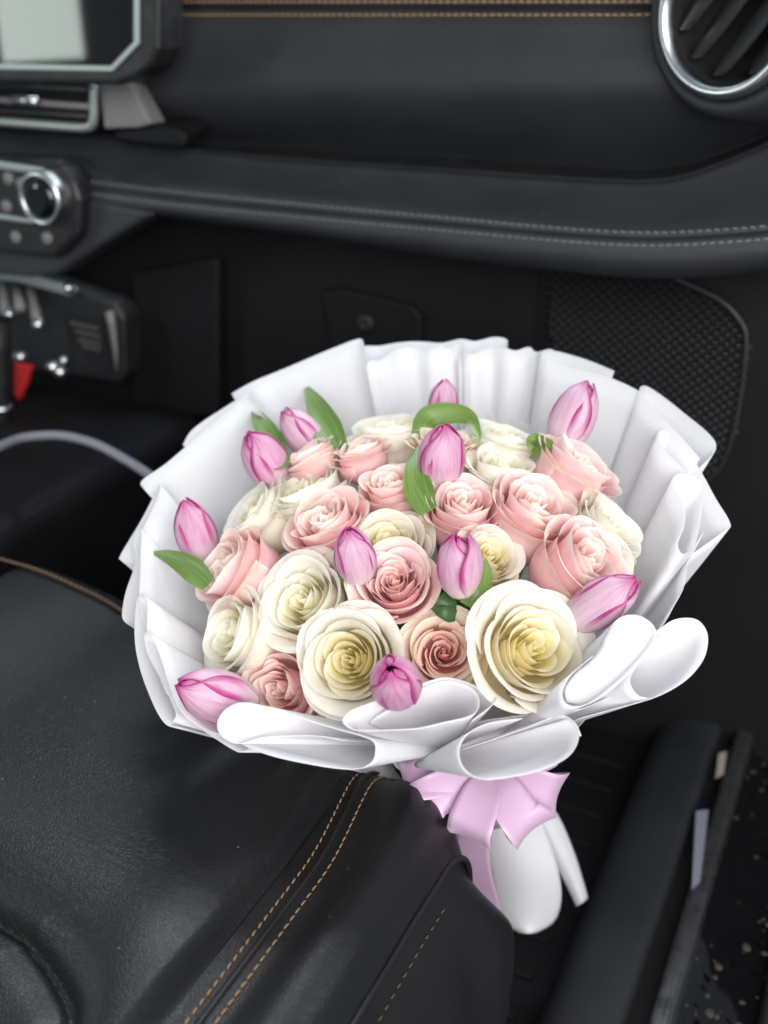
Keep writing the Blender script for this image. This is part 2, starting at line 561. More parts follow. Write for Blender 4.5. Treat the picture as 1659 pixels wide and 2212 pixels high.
P_UB = [(-260, 236), (300, 300), (648, 322), (972, 341), (1179, 356), (1345, 366), (1420, 366), (1510, 350), (1659, 292), (1830, 208)]
ub = interp_poly(P_UB, XS)
cst = lambda v: np.full(len(XS), float(v))
rows = [prow(cst(-110), 1.13), prow(cst(-60), 1.10), prow(cst(4), 1.086), prow(cst(11), 1.0855), prow(cst(15), 1.088), prow(cst(18), 1.092), prow(cst(21), 1.087), prow(cst(25), 1.083), prow(cst(33), 1.081),
        prow(cst(70), 1.071), prow(cst(120), 1.062), prow(cst(170), 1.056), prow(cst(200), 1.057), prow(cst(225), 1.062)]
for t in (.3, .6, .85, 1.0):
    rows.append(prow(230 + (ub - 230) * t, 1.064 + .056 * t ** 1.3))
loft('upper_panel', rows, M['dash'], dash)
stitches('stitching', [PY(x, 5, 1.0855) for x in np.linspace(340, 1425, 300)], .0078, .0058, .00075, M['dash_gold'], dash, (0, -.9, .4), seed=7)
stitches('stitching', [PY(x, 33, 1.0805) for x in np.linspace(340, 1425, 300)], .0078, .0058, .00075, M['dash_gold'], dash, (0, -.9, .4), seed=8)
# plastic trim between the upper panel and the rail
loft('trim_strip', [prow(ub - 1, 1.118), prow(ub + (top - ub) * .35, 1.10), prow(ub + (top - ub) * .8, 1.078), prow(top, 1.070), prow(top + 3, 1.073)], M['black'], dash)
cap = prism('trim_end_cap', [PY(x, y, 1.035) for x, y in ((240, 300), (250, 284), (330, 276), (385, 280), (402, 296), (398, 318), (300, 312))], (0, .05, .012), M['dark'], dash, .004)

# lower dash behind the footwell
low = prism('lower_panel', [PY(x, y, 1.13) for x, y in ((-260, 360), (1167, 470), (1160, 1250), (-260, 1250))], (0, .03, 0), M['dark'], dash)
hatch = prism('access_hatch', [PY(x, y, 1.122) for x, y in ((690, 627), (745, 624), (890, 660), (910, 684), (906, 830), (730, 830))], (0, .012, 0), M['dark'], dash, .004)
lathe('latch', PY(788, 700, 1.120), (0, -1, 0), [(.012, -.004), (.012, .001), (.010, .003), (.004, .003), (0.0, .001)], M['black'], dash, 24)
side_bin = prism('console_side_panel', [PY(x, y, 1.10) for x, y in ((285, 590), (470, 560), (470, 900), (285, 900))], (0, .02, 0), M['dark'], dash, .004)
kick = prism('kick_panel', [PY(x, y, 1.125) for x, y in ((1173, 500), (2300, 380), (2300, 1900), (1100, 1900))], (0, .03, 0), M['dark'], dash)

# ---- speaker grille
spk = thing('speaker_grille', 'black honeycomb speaker grille in the kick panel right of the bouquet', 'speaker', tuple(PY(1400, 800, 1.11)))
GY = 1.112
g_poly = [(1184, 560), (1400, 575), (1470, 606), (1555, 648), (1600, 694), (1612, 735), (1604, 830), (1585, 930), (1555, 1010), (1500, 1060), (1184, 1060)]
g3 = [PY(x, y, GY) for x, y in g_poly]
gx = np.array([p[0] for p in g3]); gz = np.array([p[2] for p in g3])
def inside(x, z):
    c = False; n = len(gx); j = n - 1
    for i in range(n):
        if (gz[i] > z) != (gz[j] > z) and x < (gx[j] - gx[i]) * (z - gz[i]) / (gz[j] - gz[i]) + gx[i]: c = not c
        j = i
    return c
pw, ph = .0118, .0052
V, Fs = [], []
hexo = [(-.5, -.25), (-.25, -.5), (.25, -.5), (.5, -.25), (.5, .25), (.25, .5), (-.25, .5), (-.5, .25)]
hexi = [(-.40, -.10), (-.24, -.30), (.24, -.30), (.40, -.10), (.40, .10), (.24, .30), (-.24, .30), (-.40, .10)]
j = 0
z = min(gz)
while z < max(gz):
    x = min(gx) - pw + (pw * .5 if j % 2 else 0)
    while x < max(gx) + pw:
        if inside(x, z):
            o = len(V)
            outer = [(-.5, -.5), (-.2, -.5), (.2, -.5), (.5, -.5), (.5, .5), (.2, .5), (-.2, .5), (-.5, .5)]
            V += [(x + a * pw, GY - .0005, z + b * ph) for a, b in outer]
            V += [(x + a * pw, GY - .0022, z + b * ph) for a, b in hexi]
            V += [(x + a * pw * .92, GY + .004, z + b * ph * .9) for a, b in hexi]
            for r in (0, 8):
                Fs += [(o + r + k, o + r + (k + 1) % 8, o + r + 8 + (k + 1) % 8, o + r + 8 + k) for k in range(8)]
        x += pw
    z += ph; j += 1
gm = mesh_obj('honeycomb_mesh', V, Fs, M['grille'], smooth=False); gm['kind'] = 'stuff'; child(gm, spk)
prism('backing', [p + np.array([0, .007, 0]) for p in g3], (0, .002, 0), M['hole'], spk)
tube('frame', spline([p + np.array([0, -.001, 0]) for p in g3[1:-1]], 120), .0035, M['black'], spk, 8)

# ---- round end vent
vc, vn = PY(1567, 24, 1.012), unit((-.40, -.92, -.02))
vent = thing('round_air_vent', 'round black air vent with a bright silver ring at the top right', 'air vent', tuple(vc))
lathe('collar', vc, vn, [(.094, -.055), (.090, -.026), (.085, -.012), (.079, -.006), (.074, -.008), (.070, -.014)], M['rail'], vent, 96)
lathe('silver_ring', vc, vn, [(.0705, -.020), (.0700, -.002), (.0675, .002), (.0640, .003), (.0605, .0005), (.0585, -.006), (.0582, -.012)], M['chrome'], vent, 96)
lathe('housing', vc, vn, [(.0583, -.008), (.0565, -.016), (.053, -.034), (.030, -.052), (.0, -.054)], M['hole'], vent, 64)
va = unit(np.cross((0, 0, 1), vn)); vb = np.cross(vn, va)     # right / up in the vent's plane
if va[0] < 0: va = -va
dirv = unit(.62 * va + .78 * vb); perp = unit(np.cross(dirv, vn))
if perp[0] < 0: perp = -perp
for k, off in enumerate((-.030, -.004, .024, .050)):
    half = math.sqrt(max(.056 ** 2 - off ** 2, 1e-5)) * .94
    rowsb = []
    for t in np.linspace(-1, 1, 14):
        wv = .0125 * math.sqrt(max(1 - abs(t) ** 3, .02))
        c = np.array(vc) + dirv * half * t + perp * off - np.array(vn) * .014
        tw = unit(.86 * perp + .50 * np.array(vn))
        nn = np.cross(dirv, tw)
        rowsb.append([c + tw * wv * math.cos(a) + nn * .0038 * math.sin(a) for a in np.linspace(0, 2 * math.pi, 16)])
    loft('vane', rowsb, M['black'], vent)

# ---- touchscreen
ts = thing('touchscreen', 'touchscreen display with silver frame reflecting a pale window at the top left', 'screen', tuple(PY(100, 100, .98)))
prism('casing', [PY(x, y, .975) for x, y in ((-260, -160), (345, -160), (342, 105), (326, 142), (296, 168), (250, 184), (-260, 176))], (0, .045, 0), M['black'], ts, .006)
prism('frame', [PY(x, y, .972) for x, y in ((-260, -160), (300, -160), (300, 96), (243, 155), (-260, 146))], (0, .004, 0), M['silver'], ts, .0012)
prism('glass', [PY(x, y, .9705) for x, y in ((-260, -160), (286, -160), (286, 90), (237, 142), (-260, 133))], (0, .003, 0), M['gloss'], ts, .0006)

# ---- centre air vent
cv = thing('centre_air_vent', 'flat centre air vent with grey frame under the touchscreen', 'air vent', tuple(PY(100, 240, 1.03)))
prism('recess', [PY(x, y, 1.05) for x, y in ((-260, 170), (208, 184), (208, 280), (-260, 262))], (0, .02, 0), M['hole'], cv)
tube('frame', spline([PY(x, y, 1.025) for x, y in ((-260, 252), (-100, 258), (0, 263), (150, 274), (185, 275), (200, 268), (203, 240), (203, 185))], 60), .0055, M['silver'], cv)
tube('slat', [PY(x, y, 1.03) for x, y in ((-260, 200), (0, 216), (196, 231))], .004, M['grey'], cv, 8)
tube('slat', [PY(x, y, 1.035) for x, y in ((-260, 178), (0, 188), (190, 196))], .003, M['black'], cv, 8)
tube('slat', [PY(x, y, 1.035) for x, y in ((-260, 225), (0, 240), (190, 252))], .003, M['black'], cv, 8)
tube('adjuster', [PY(x, y, 1.022) for x, y in ((30, 215), (55, 217), (82, 219))], .0052, M['chrome'], cv)
prism('end_fin', [PY(x, y, 1.03) for x, y in ((212, 182), (279, 182), (326, 268), (300, 276), (224, 279))], (0, .03, 0), M['grey'], cv, .003)

# ---- climate control panel
cp = thing('climate_control_panel', 'black climate control panel with silver bars and a round dial', 'control panel', tuple(PY(80, 450, .98)))
prism('surround', [PY(x, y, .992) for x, y in ((-260, 330), (120, 346), (168, 372), (190, 430), (300, 452), (330, 462), (195, 545), (122, 592), (60, 600), (-260, 570))], (0, .05, 0), M['rail'], cp, .006)
prism('housing', [PY(x, y, .972) for x, y in ((-260, 332), (0, 345), (128, 360), (158, 390), (172, 432), (168, 510), (120, 560), (0, 547), (-260, 518))], (0, .04, 0), M['black'], cp, .008)
prism('silver_bar', [PY(x, y, .968) for x, y in ((-260, 330), (0, 349), (88, 362), (96, 370), (90, 378), (0, 366), (-260, 347))], (0, .006, 0), M['silver'], cp, .002)
prism('silver_bar', [PY(x, y, .968) for x, y in ((-260, 430), (0, 463), (66, 474), (70, 484), (0, 475), (-260, 442))], (0, .006, 0), M['silver'], cp, .002)
dc = PY(84, 430, .955)
dial = lathe('dial', dc, (0, -1, 0), [(.031, -.02), (.031, -.002), (.0295, .001), (.026, .001), (.024, -.002), (.0235, -.004)], M['chrome'], cp, 48)
o = lathe('dial_face', dc, (0, -1, 0), [(.0236, -.003), (.021, .003), (.012, .004), (0, .004)], M['gloss'], None, 40); o.parent = dial; o.matrix_parent_inverse = Matrix.Translation(cp.location).inverted() @ Matrix.Identity(4)
o.matrix_parent_inverse = Matrix.Identity(4)
for x, y in ((16, 386), (44, 398), (12, 446), (-40, 380), (32, 513), (100, 515)):
    lathe('button', PY(x, y, .969), (0, -1, 0), [(.0075, -.004), (.0075, 0), (.0062, .0012), (0, .0012)], M['grey'], cp, 20)

# ---- switch bank, gear lever, console
sw = thing('switch_bank', 'dark switch bank with chrome toggle switches under the climate panel', 'switch panel', tuple(PY(130, 710, 1.06)))
prism('panel', [PY(x, y, 1.06) for x, y in ((-260, 560), (60, 592), (245, 655), (268, 690), (270, 812), (255, 830), (60, 800), (-260, 740))], (0, .04, 0), M['black'], sw, .006)
prism('upper_lip', [PY(x, y, 1.045) for x, y in ((-100, 575), (40, 592), (150, 622), (158, 630), (150, 640), (40, 610), (-100, 594))], (0, .012, 0), M['silver'], sw, .002)
prism('label_plate', [PY(x, y, 1.056) for x, y in ((138, 676), (218, 696), (224, 765), (148, 745))], (0, .006, 0), M['hole'], sw, .002)
for i, (x, y, w) in enumerate(((150, 694, 62), (160, 712, 56), (168, 730, 48), (176, 744, 40))):
    prism('printed_line', [PY(a, b, 1.0535) for a, b in ((x, y), (x + w, y + w * .22), (x + w, y + w * .22 + 6), (x, y + 6))], (0, .002, 0), M['print'], sw)
tube('edge_trim', [PY(x, y, 1.048) for x, y in ((236, 672), (242, 700), (250, 760), (252, 800))], [.006, .005, .003, .002], M['grey'], sw)
for x0, y0, x1, y1 in ((4, 610, 14, 690), (66, 625, 84, 706), (36, 620, 44, 670)):
    t = tube('toggle', [PY(x0, y0, 1.05), PY((x0 + x1) / 2, (y0 + y1) / 2, 1.035), PY(x1, y1, 1.02)], [.006, .0065, .008], M['grey'], sw)
for x, y, r in ((18, 678, .007), (80, 700, .0075), (112, 792, .009), (128, 803, .009), (42, 770, .009), (136, 778, .006), (146, 622, .006)):
    lathe('chrome_stud', PY(x, y, 1.015), (.2, -.9, .4), [(r, -.006), (r, 0), (r * .7, r * .5), (0, r * .7)], M['chrome'], sw, 20)

st = prism('pull_strap', [PY(x, y, .99) for x, y in ((30, 782), (66, 792), (56, 830), (40, 866), (28, 850))], (0, .008, 0), M['red'], None, .002)
tag(st, 'small red strap hanging below the chrome switches at the left edge', 'strap')

gl = thing('gear_lever', 'black gear lever with chrome rings at the left edge', 'gear lever', tuple(PY(0, 930, .95)))
tube('shaft', [PY(x, y, .95) for x, y in ((-12, 690), (-6, 760), (2, 850), (4, 930), (4, 985))], [.020, .018, .014, .012, .012], M['black'], gl, 20)
tube('chrome_ring', [PY(x, y, .95) for x, y in ((2, 872), (3, 884))], .0155, M['chrome'], gl, 24)
tube('chrome_ring', [PY(x, y, .95) for x, y in ((4, 905), (4, 915))], .0165, M['silver'], gl, 24)

cn = thing('centre_console', 'black centre console between the seats at the left', 'console', (-0.98, 0.6, 0))
cbx = mesh_obj('body', *box((-1.22, -0.3, 0.0), (-0.80, 1.10, 0.37)), M['dark'], smooth=False); bevel(cbx, .03, 5); child(cbx, cn)
arm = mesh_obj('armrest', *box((-1.18, -0.3, 0.372), (-0.83, 0.52, 0.43)), M['side'], smooth=False); bevel(arm, .025, 5); child(arm, cn)
tube('trim_arc', spline([PY(x, y, .95) for x, y in ((40, 978), (80, 985), (110, 1002), (134, 1024))], 20), .004, M['silver'], cn)
tube('trim_arc', spline([PY(x, y, .92) for x, y in ((-60, 1060), (0, 1055), (48, 1054))], 16), .0045, M['grey'], cn)
cb = tube('charging_cable', spline([D(x, y, d) for x, y, d in ((-40, 985, 1.2), (20, 955, 1.17), (60, 944, 1.15), (130, 941, 1.13), (200, 957, 1.11), (262, 988, 1.09), (330, 1032, 1.07), (420, 1110, 1.06))], 50), .0052, M['cable'])
tag(cb, 'pale grey cable arching over the console left of the bouquet', 'cable')

# ---- seat
seat = thing('passenger_seat', 'black leather passenger seat cushion with gold stitched bolster in the foreground', 'car seat', (-0.45, 0.2, 0.0))
cur = spline([(-.85, .34), (-.60, .335), (-.424, .324), (-.392, .318), (-.359, .304), (-.333, .285), (-.318, .25), (-.310, .19), (-.306, .05), (-.304, -.2)], 260)
def ins_dist(X, Y):
    d = np.hypot(X - cur[:, 0], Y - cur[:, 1]); k = int(np.argmin(d)); k2 = min(max(k, 1), len(cur) - 2)
    t = cur[k2 + 1] - cur[k2 - 1]
    side = t[0] * (Y - cur[k][1]) - t[1] * (X - cur[k][0])
    return d[k] * (1 if side > 0 else -1)          # + is outside the insert (front / right)
XR = -.287                                           # ridge edge of the main panel
def seam_x(Y): return -.270 - .014 * float(sstep(.44, .56, Y))
def yfront(X):
    y = .582 + .105 * (1 - float(sstep(-.62, -.34, X)))
    if X > -.275: y -= .040 * ((X + .275) / .0765) ** 2.5
    return y
def ztop(X, Y):
    z = .360 + .016 * (1 - float(sstep(-.70, -.56, X))) - .05 * (1 - float(sstep(-.78, -.70, X)))
    d = ins_dist(X, Y)
    z -= .008 * math.exp(-(d / .014) ** 2) + .010 * math.exp(-(d / .0045) ** 2)
    z -= .006 * (1 - float(sstep(-.012, .006, d)))
    z += .004 * math.exp(-((d - .045) / .03) ** 2) * float(sstep(.0, .02, d))
    sx = X - (XR - .0 + (seam_x(Y) + .270))
    z += .006 * math.exp(-((sx + .036) / .032) ** 2)
    z -= .014 * float(sstep(-.016, .0, sx))
    return z
def zbol(X, Y):
    s = X - seam_x(Y)
    z = .3505 + .0125 * float(sstep(.010, .040, s)) - .004 * float(sstep(.042, .056, s)) - .020 * float(sstep(.050, .076, s)) ** 1.6
    z += .0012 * math.exp(-(s / .0022) ** 2)
    return z
def roll(zf, X, v):
    """v 0..1 over the top, 1..2 down the front face"""
    yf = yfront(X); rho = .055; y0 = yf - rho
    if v <= .75:
        Y = -.25 + (y0 + .25) * (v / .75); return (X, Y, zf(X, Y))
    if v <= 1.3:
        a = (v - .75) / .55 * math.pi / 2; Y = y0 + rho * math.sin(a); return (X, Y, zf(X, min(Y, y0 + .02)) - rho * (1 - math.cos(a)))
    t = (v - 1.3) / .7
    return (X, yf - .03 * t, zf(X, y0) - rho - t * .16)
vv = np.concatenate([np.linspace(0, .40, 12, endpoint=False), np.linspace(.40, .75, 150, endpoint=False), np.linspace(.75, 1.3, 22), [1.5, 2.0]])
xm = np.concatenate([np.linspace(-.78, -.46, 46, endpoint=False), np.linspace(-.46, XR - .004, 110), [XR - .002, XR, XR + .003]])
Vm = [roll(ztop, x, v) for v in vv for x in xm]
child(mesh_obj('cushion_panel', Vm, grid_faces(len(xm), len(vv)), M['seat']), seat)
xb = np.concatenate([np.linspace(-.2885, -.262, 28, endpoint=False), np.linspace(-.262, -.199, 44)])
Vb = [roll(zbol, x, v) for v in vv for x in xb]
child(mesh_obj('bolster', Vb, grid_faces(len(xb), len(vv)), M['bolster']), seat)
pipe = [np.array(roll(zbol, -.1985, v)) + np.array([.0012, .001, -.001]) for v in vv]
tube('piping', pipe, .0022, M['side'], seat, 8)
ys = np.linspace(.15, .575, 400)
tube('seam_cord', [(seam_x(y), y, zbol(seam_x(y), y) - (0 if y < .527 else .055 - math.sqrt(max(.055 ** 2 - (y - .527) ** 2, 0))) + .0004) for y in ys], .0017, M['side'], seat, 8)
for off, sd in ((-.0075, 3), (.0075, 5)):
    stitches('stitching', [(seam_x(y) + off, y, zbol(seam_x(y) + off, y) - (0 if y < .527 else .055 - math.sqrt(max(.055 ** 2 - (y - .527) ** 2, 0)))) for y in ys], .0068, .0050, .00062, M['gold'], seat, (0, 0, 1), .0003, skew=.10 if off > 0 else -.1, seed=sd)
# side of the cushion below the piping
def side_pt(v, t):
    """t 0..1 down the side; v as in roll"""
    x, y, z = roll(zbol, -.1985, min(v, 1.3))
    out = .030 * math.sin(math.pi * min(t * 1.1, 1) * .62)
    if v <= .75: return (x + out, y + .004 * t * float(sstep(.55, .75, v)), z - .004 - .19 * t)
    a = min((v - .75) / .55, 1) * math.pi / 2
    px, py, pz = roll(zbol, -.1985, .75)
    return (x + out * math.cos(a) + math.sin(a) * (.022 * float(sstep(.05, .5, t)) - .004), y + .004 * t + math.sin(a) * (.006 + .032 * float(sstep(0, .6, t))), z - .004 - t * (.19 - (pz - z)))
tt = np.linspace(0, 1, 24)
vs2 = [v for v in vv if v <= 1.3]
child(mesh_obj('side_panel', [side_pt(v, t) for v in vs2 for t in tt], grid_faces(len(tt), len(vs2)), M['side']), seat)
stitches('stitching', [np.array(side_pt(v, .085)) + np.array([.0006, 0, 0]) for v in np.linspace(.3, .76, 200)], .0085, .0046, .0006, M['brown'], seat, (.8, 0, .6), .0, seed=9)
shell = mesh_obj('side_shell', *box((-.30, -.25, .03), (-.176, .535, .17)), M['gloss'], smooth=False); bevel(shell, .02, 5); child(shell, seat)
lv = mesh_obj('adjuster_lever', *box((-.174, .36, .085), (-.160, .52, .125)), M['silver'], smooth=False); bevel(lv, .006, 4); child(lv, seat)
stitches('front_piping', [(x, yfront(x) - .045, .362 + .016 * (1 - float(sstep(-.70, -.56, x)))) for x in np.linspace(-.76, -.50, 120)], .0060, .0052, .0016, M['brown'], seat, (0, 0, 1), .0, seed=11)

# ---- door sill
sill = thing('door_sill', 'black door sill with a worn metal scuff strip at the lower right', 'door sill', (-.08, .8, 0))
def extr(name, prof, y0, y1, mat, n=2):
    return loft(name, [[(x, y, z) for x, z in prof] for y in np.linspace(y0, y1, n)], mat, sill)
extr('carpet_edge', spline([(-.172, .0), (-.165, .035), (-.150, .055), (-.125, .064), (-.100, .066), (-.092, .060), (-.090, .03)], 30), -.4, 1.30, M['dash'])
extr('sill_channel', [(-.094, .045), (-.070, .045)], -.4, 1.30, M['hole'])
extr('scuff_strip', spline([(-.074, .02), (-.073, .062), (-.068, .066), (-.060, .066), (-.054, .062), (-.052, .02)], 24), -.4, 1.30, plain('worn_metal', (.13, .13, .135), .32, .8, noise=.12))
extr('outer_step', spline([(-.055, .045), (-.04, .035), (.0, .022), (.04, .015), (.06, -.02), (.065, -.2)], 30), -.4, 1.30, M['gloss'])
extr('weather_strip', spline([(.012, .018), (.014, .032), (.022, .036), (.030, .030), (.031, .014)], 20), -.4, 1.30, M['black'])
pl = prism('painted_sheen', [PZ(x, y, .0665) + np.array([0, 0, 0]) for x, y in ((1503, 1755), (1530, 1752), (1512, 1905), (1494, 1922))], (0, 0, .002), plain('pale_sheen', (.30, .31, .38), .4, .3), sill)  # lilac patch: bright sheen on the sill, put into its colour
prism('painted_sheen', [PZ(x, y, .0665) for x, y in ((1552, 1630), (1570, 1626), (1563, 1672), (1546, 1682))], (0, 0, .002), plain('cream_sheen', (.40, .37, .30), .4, .2), sill)  # smaller reflection spot, painted as a cream patch
rnd = random.Random(12)
V, Fs = [], []
for i in range(110):
    x, y = rnd.uniform(-.05, .06), rnd.uniform(.62, 1.2)
    z = .040 - .4 * (x + .05) * .35 + .004
    r = rnd.choice([.0012, .0015, .002, .002, .003, .005]); a0 = rnd.uniform(0, 6.3); k = rnd.randint(5, 7); el = rnd.uniform(.3, .9)
    o = len(V)
    ring = [(x + r * math.cos(a0 + 6.283 * q / k) * rnd.uniform(.6, 1.1), y + r * 1.6 * el * math.sin(a0 + 6.283 * q / k) * rnd.uniform(.6, 1.1), z + rnd.uniform(0, .0015)) for q in range(k)]
    V += ring + [(x, y, z + r * .35)]
    Fs += [(o + q, o + (q + 1) % k, o + k) for q in range(k)]
lit = mesh_obj('leaf_litter', V, Fs, plain('dry_debris', (.055, .046, .038), .9), smooth=False)
tag(lit, 'dry leaf crumbs and grit scattered on the outer door sill', 'debris', kind='stuff')
ground = mesh_obj('ground', *box((-.3, -.8, -.5), (1.6, 2.2, -.45)), plain('dark_asphalt', (.02, .02, .021), .85), smooth=False)
tag(ground, kind='structure')

# dust on the leather
def dust(name, pts, label, seed):
    rnd = random.Random(seed)
    V, Fs = [], []
    for x, y, z in pts:
        r = rnd.choice([.0002, .0002, .00025, .0004]); a0 = rnd.uniform(0, 3.1); l = rnd.uniform(1, 2.6)
        o = len(V)
        for k in range(5):
            t = a0 + 6.283 * k / 5
            V.append((x + r * l * math.cos(t), y + r * math.sin(t), z + .0003))
        V.append((x, y, z + .0003 + r))
        Fs += [(o + k, o + (k + 1) % 5, o + 5) for k in range(5)]
    return tag(mesh_obj(name, V, Fs, M['lint'], smooth=False), label, 'dust', kind='stuff')
M['lint'] = plain('pale_lint', (.25, .25, .25), .9)
rnd = random.Random(5)
pts = []
for _ in range(26):
    x, y = rnd.uniform(-.60, -.30), rnd.uniform(.24, .53); pts.append((x, y, ztop(x, y)))
for _ in range(8):
    x, y = rnd.uniform(-.25, -.215), rnd.uniform(.28, .50); pts.append((x, y, zbol(x, y)))
dust('seat_dust', pts, 'pale dust specks scattered over the black seat leather', 1)
pts = []
for _ in range(24):
    x = rnd.uniform(650, 1650); t = rnd.uniform(.1, .95)
    yt, ysq = np.interp(x, XS, top), np.interp(x, XS, s1)
    pts.append(tuple(PY(x, yt + (ysq - yt) * t, 1.075 - .075 * t ** 1.25) + np.array([0, -.0004, .0004])))
dust('dash_dust', pts, 'tiny pale dust specks on top of the padded dash rail', 2)

# ================================================================== BOUQUET
TOW = np.array([_sy, -_cy, 0.0])          # horizontally towards the viewer
RGT = np.array([_cy, _sy, 0.0])
def tilt_n(t, l): return unit(np.array([0, 0, math.cos(R(t))]) + TOW * math.sin(R(t)) - RGT * math.sin(R(l)))
NB = tilt_n(23, 7)
CB = D(915, 1160, .800)
E1 = unit(RGT - NB * RGT.dot(NB)); E2 = np.cross(NB, E1)
NECK = D(985, 1640, .84)
APEX = D(1000, 1608, .80)
APEX_M, APEX_K, APEX_L = D(1030, 1585, .765), D(878, 1622, .745), D(960, 1598, .75)


def rim_depth(x, y):
    r = ray(x, y); return (CB - CAM).dot(NB) / r.dot(NB)
def rim(x, y, off=0.0): return D(x, y, rim_depth(x, y) - off)
def dome(x, y, hmax=.050, rad=.20):
    """point on the flower dome seen at x, y"""
    d = rim_depth(x, y)
    for _ in range(12):
        P = D(x, y, d); q = P - CB - NB * (P - CB).dot(NB)
        rr = np.linalg.norm(q) / rad
        h = hmax * (1 - rr * rr)
        r = ray(x, y); d = .5 * d + .5 * ((CB + NB * h) - CAM).dot(NB) / r.dot(NB)
    return D(x, y, d), d, q / rad


# ------------------------------------------------------------------ wrapping paper
wrap = thing('bouquet_wrap', 'white pleated paper wrap with rolled edges holding the roses and tulips', 'wrapping paper', tuple(NECK))


def cone_sheet(name, pts, apex=None, n=70, flat=None, bulge=None, smax=.86, ripple=0.0, thick=.0004, nr=13, rc=.03):
    """pts: rim edge (x, y, offset towards viewer); the sheet runs straight from it to the neck"""
    bulge = (.035 if apex is None else .0) if bulge is None else bulge
    if apex is not None: rc = .012
    apex = NECK if apex is None else apex
    xc = np.mean([p[0] for p in pts]); yc = np.mean([p[1] for p in pts])
    dc_ = rim_depth(xc, yc)
    P = []
    for x, y, o in pts:
        d = rim_depth(x, y)
        if flat: d = d * (1 - flat) + dc_ * flat
        P.append(D(x, y, d - o - (.014 if flat else 0)))
    C = spline(P, n)
    V = []
    for j in range(nr):
        s = smax * (j / (nr - 1)) ** 1.15
        for i, p in enumerate(C):
            q = p - CB; q = q - NB * q.dot(NB); q = unit(q)
            a = apex + q * rc
            w = p * (1 - s) + a * s - NB * bulge * math.sin(math.pi * min(s / .95, 1))
            if ripple: w = w + q * ripple * math.sin(i / n * 23 + 1.3 * math.sin(i / n * 9)) * (1 - s)
            V.append(w)
    o = mesh_obj(name, V, grid_faces(n, nr), M['paper'])
    solid(o, thick)
    return child(o, wrap)


# back fan
cone_sheet('back_panel', [(395, 960, -.012), (418, 926, -.012), (485, 880, -.012), (580, 822, -.014)])
cone_sheet('back_panel', [(500, 850, -.012), (547, 824, -.006), (620, 794, -.004), (700, 760, -.003), (775, 732, .0), (784, 748, .004), (791, 768, .008)])
cone_sheet('back_panel', [(770, 765, -.02), (795, 747, -.018), (850, 743, -.016), (945, 738, -.015), (1040, 733, -.014), (1092, 731, -.012), (1096, 746, -.010)], ripple=.002)
cone_sheet('back_panel', [(790, 790, .0), (830, 768, -.002), (864, 757, .001), (900, 752, -.004), (940, 752, .003), (975, 748, -.003), (1000, 746, .002), (1004, 764, .006)], ripple=.003)
cone_sheet('back_panel', [(990, 775, -.004), (1020, 760, .003), (1060, 755, -.004), (1100, 752, .002), (1172, 757, -.012), (1224, 765, -.02)], ripple=.003)
cone_sheet('back_panel', [(330, 1066, -.010), (304, 1042, .0), (360, 1000, .0), (430, 940, .0), (500, 882, .002), (530, 858, .004), (543, 854, .008), (552, 866, .012)])
cone_sheet('folded_panel', [(1327, 801, -.014), (1275, 780, -.016), (1224, 764, -.014), (1185, 756, -.006), (1168, 762, .004), (1178, 776, .010), (1200, 785, .011), (1260, 800, .010), (1321, 817, .009), (1382, 846, .010), (1398, 868, .006)])
cone_sheet('folded_panel', [(1490, 1030, -.012), (1512, 1010, -.010), (1546, 957, -.006), (1470, 886, -.010), (1405, 838, -.002), (1384, 836, .010), (1388, 854, .016), (1430, 900, .017), (1470, 942, .015), (1512, 990, .010)])
cone_sheet('folded_panel', [(1470, 1215, -.014), (1563, 1148, -.008), (1577, 1130, -.005), (1545, 1075, -.004), (1514, 1018, .0), (1490, 980, .004), (1465, 950, .009), (1437, 930, .014), (1422, 934, .020), (1425, 952, .024), (1442, 978, .024), (1479, 1018, .022), (1500, 1060, .016)], n=90)
cone_sheet('rolled_fold', [(1490, 1196, .010), (1500, 1180, .009), (1514, 1119, .008), (1519, 1053, .012), (1502, 1030, .018), (1475, 1022, .026), (1456, 1030, .032), (1453, 1045, .034), (1467, 1075, .034), (1479, 1106, .034), (1477, 1138, .035), (1466, 1166, .036), (1465, 1184, .036), (1476, 1197, .032), (1492, 1190, .022)], n=110)
cone_sheet('side_panel', [(1520, 1150, .002), (1492, 1205, .002), (1484, 1225, .003), (1476, 1270, .004), (1455, 1310, .005), (1434, 1347, .006), (1390, 1400, .004), (1330, 1470, .0)])
# left pleats, top to bottom: outer layer up to the fold tip, then down the face
cone_sheet('pleat', [(300, 1232, -.020), (289, 1227, -.018), (262, 1210, -.016), (258, 1204, -.014), (277, 1170, -.010), (308, 1118, -.004), (338, 1060, .0), (345, 1046, .004), (346, 1052, .008), (337, 1082, .009), (322, 1115, .009), (308, 1145, .008), (300, 1190, .004)], n=90)
cone_sheet('pleat', [(302, 1362, -.016), (290, 1356, -.014), (268, 1341, -.012), (264, 1322, -.010), (272, 1278, -.008), (289, 1228, -.004), (292, 1200, .000), (287, 1172, .004), (294, 1148, .008), (302, 1140, .012), (306, 1150, .015), (304, 1190, .016), (303, 1240, .016), (301, 1290, .014), (306, 1340, .008)], n=100)
cone_sheet('pleat', [(400, 1574, -.004), (382, 1570, -.002), (364, 1568, .0), (348, 1552, .002), (328, 1514, .004), (303, 1446, .006), (291, 1378, .009), (294, 1306, .013), (302, 1286, .017), (309, 1285, .020), (318, 1303, .022), (317, 1350, .022), (322, 1400, .019), (340, 1450, .014), (360, 1500, .010)], n=110, bulge=.006)
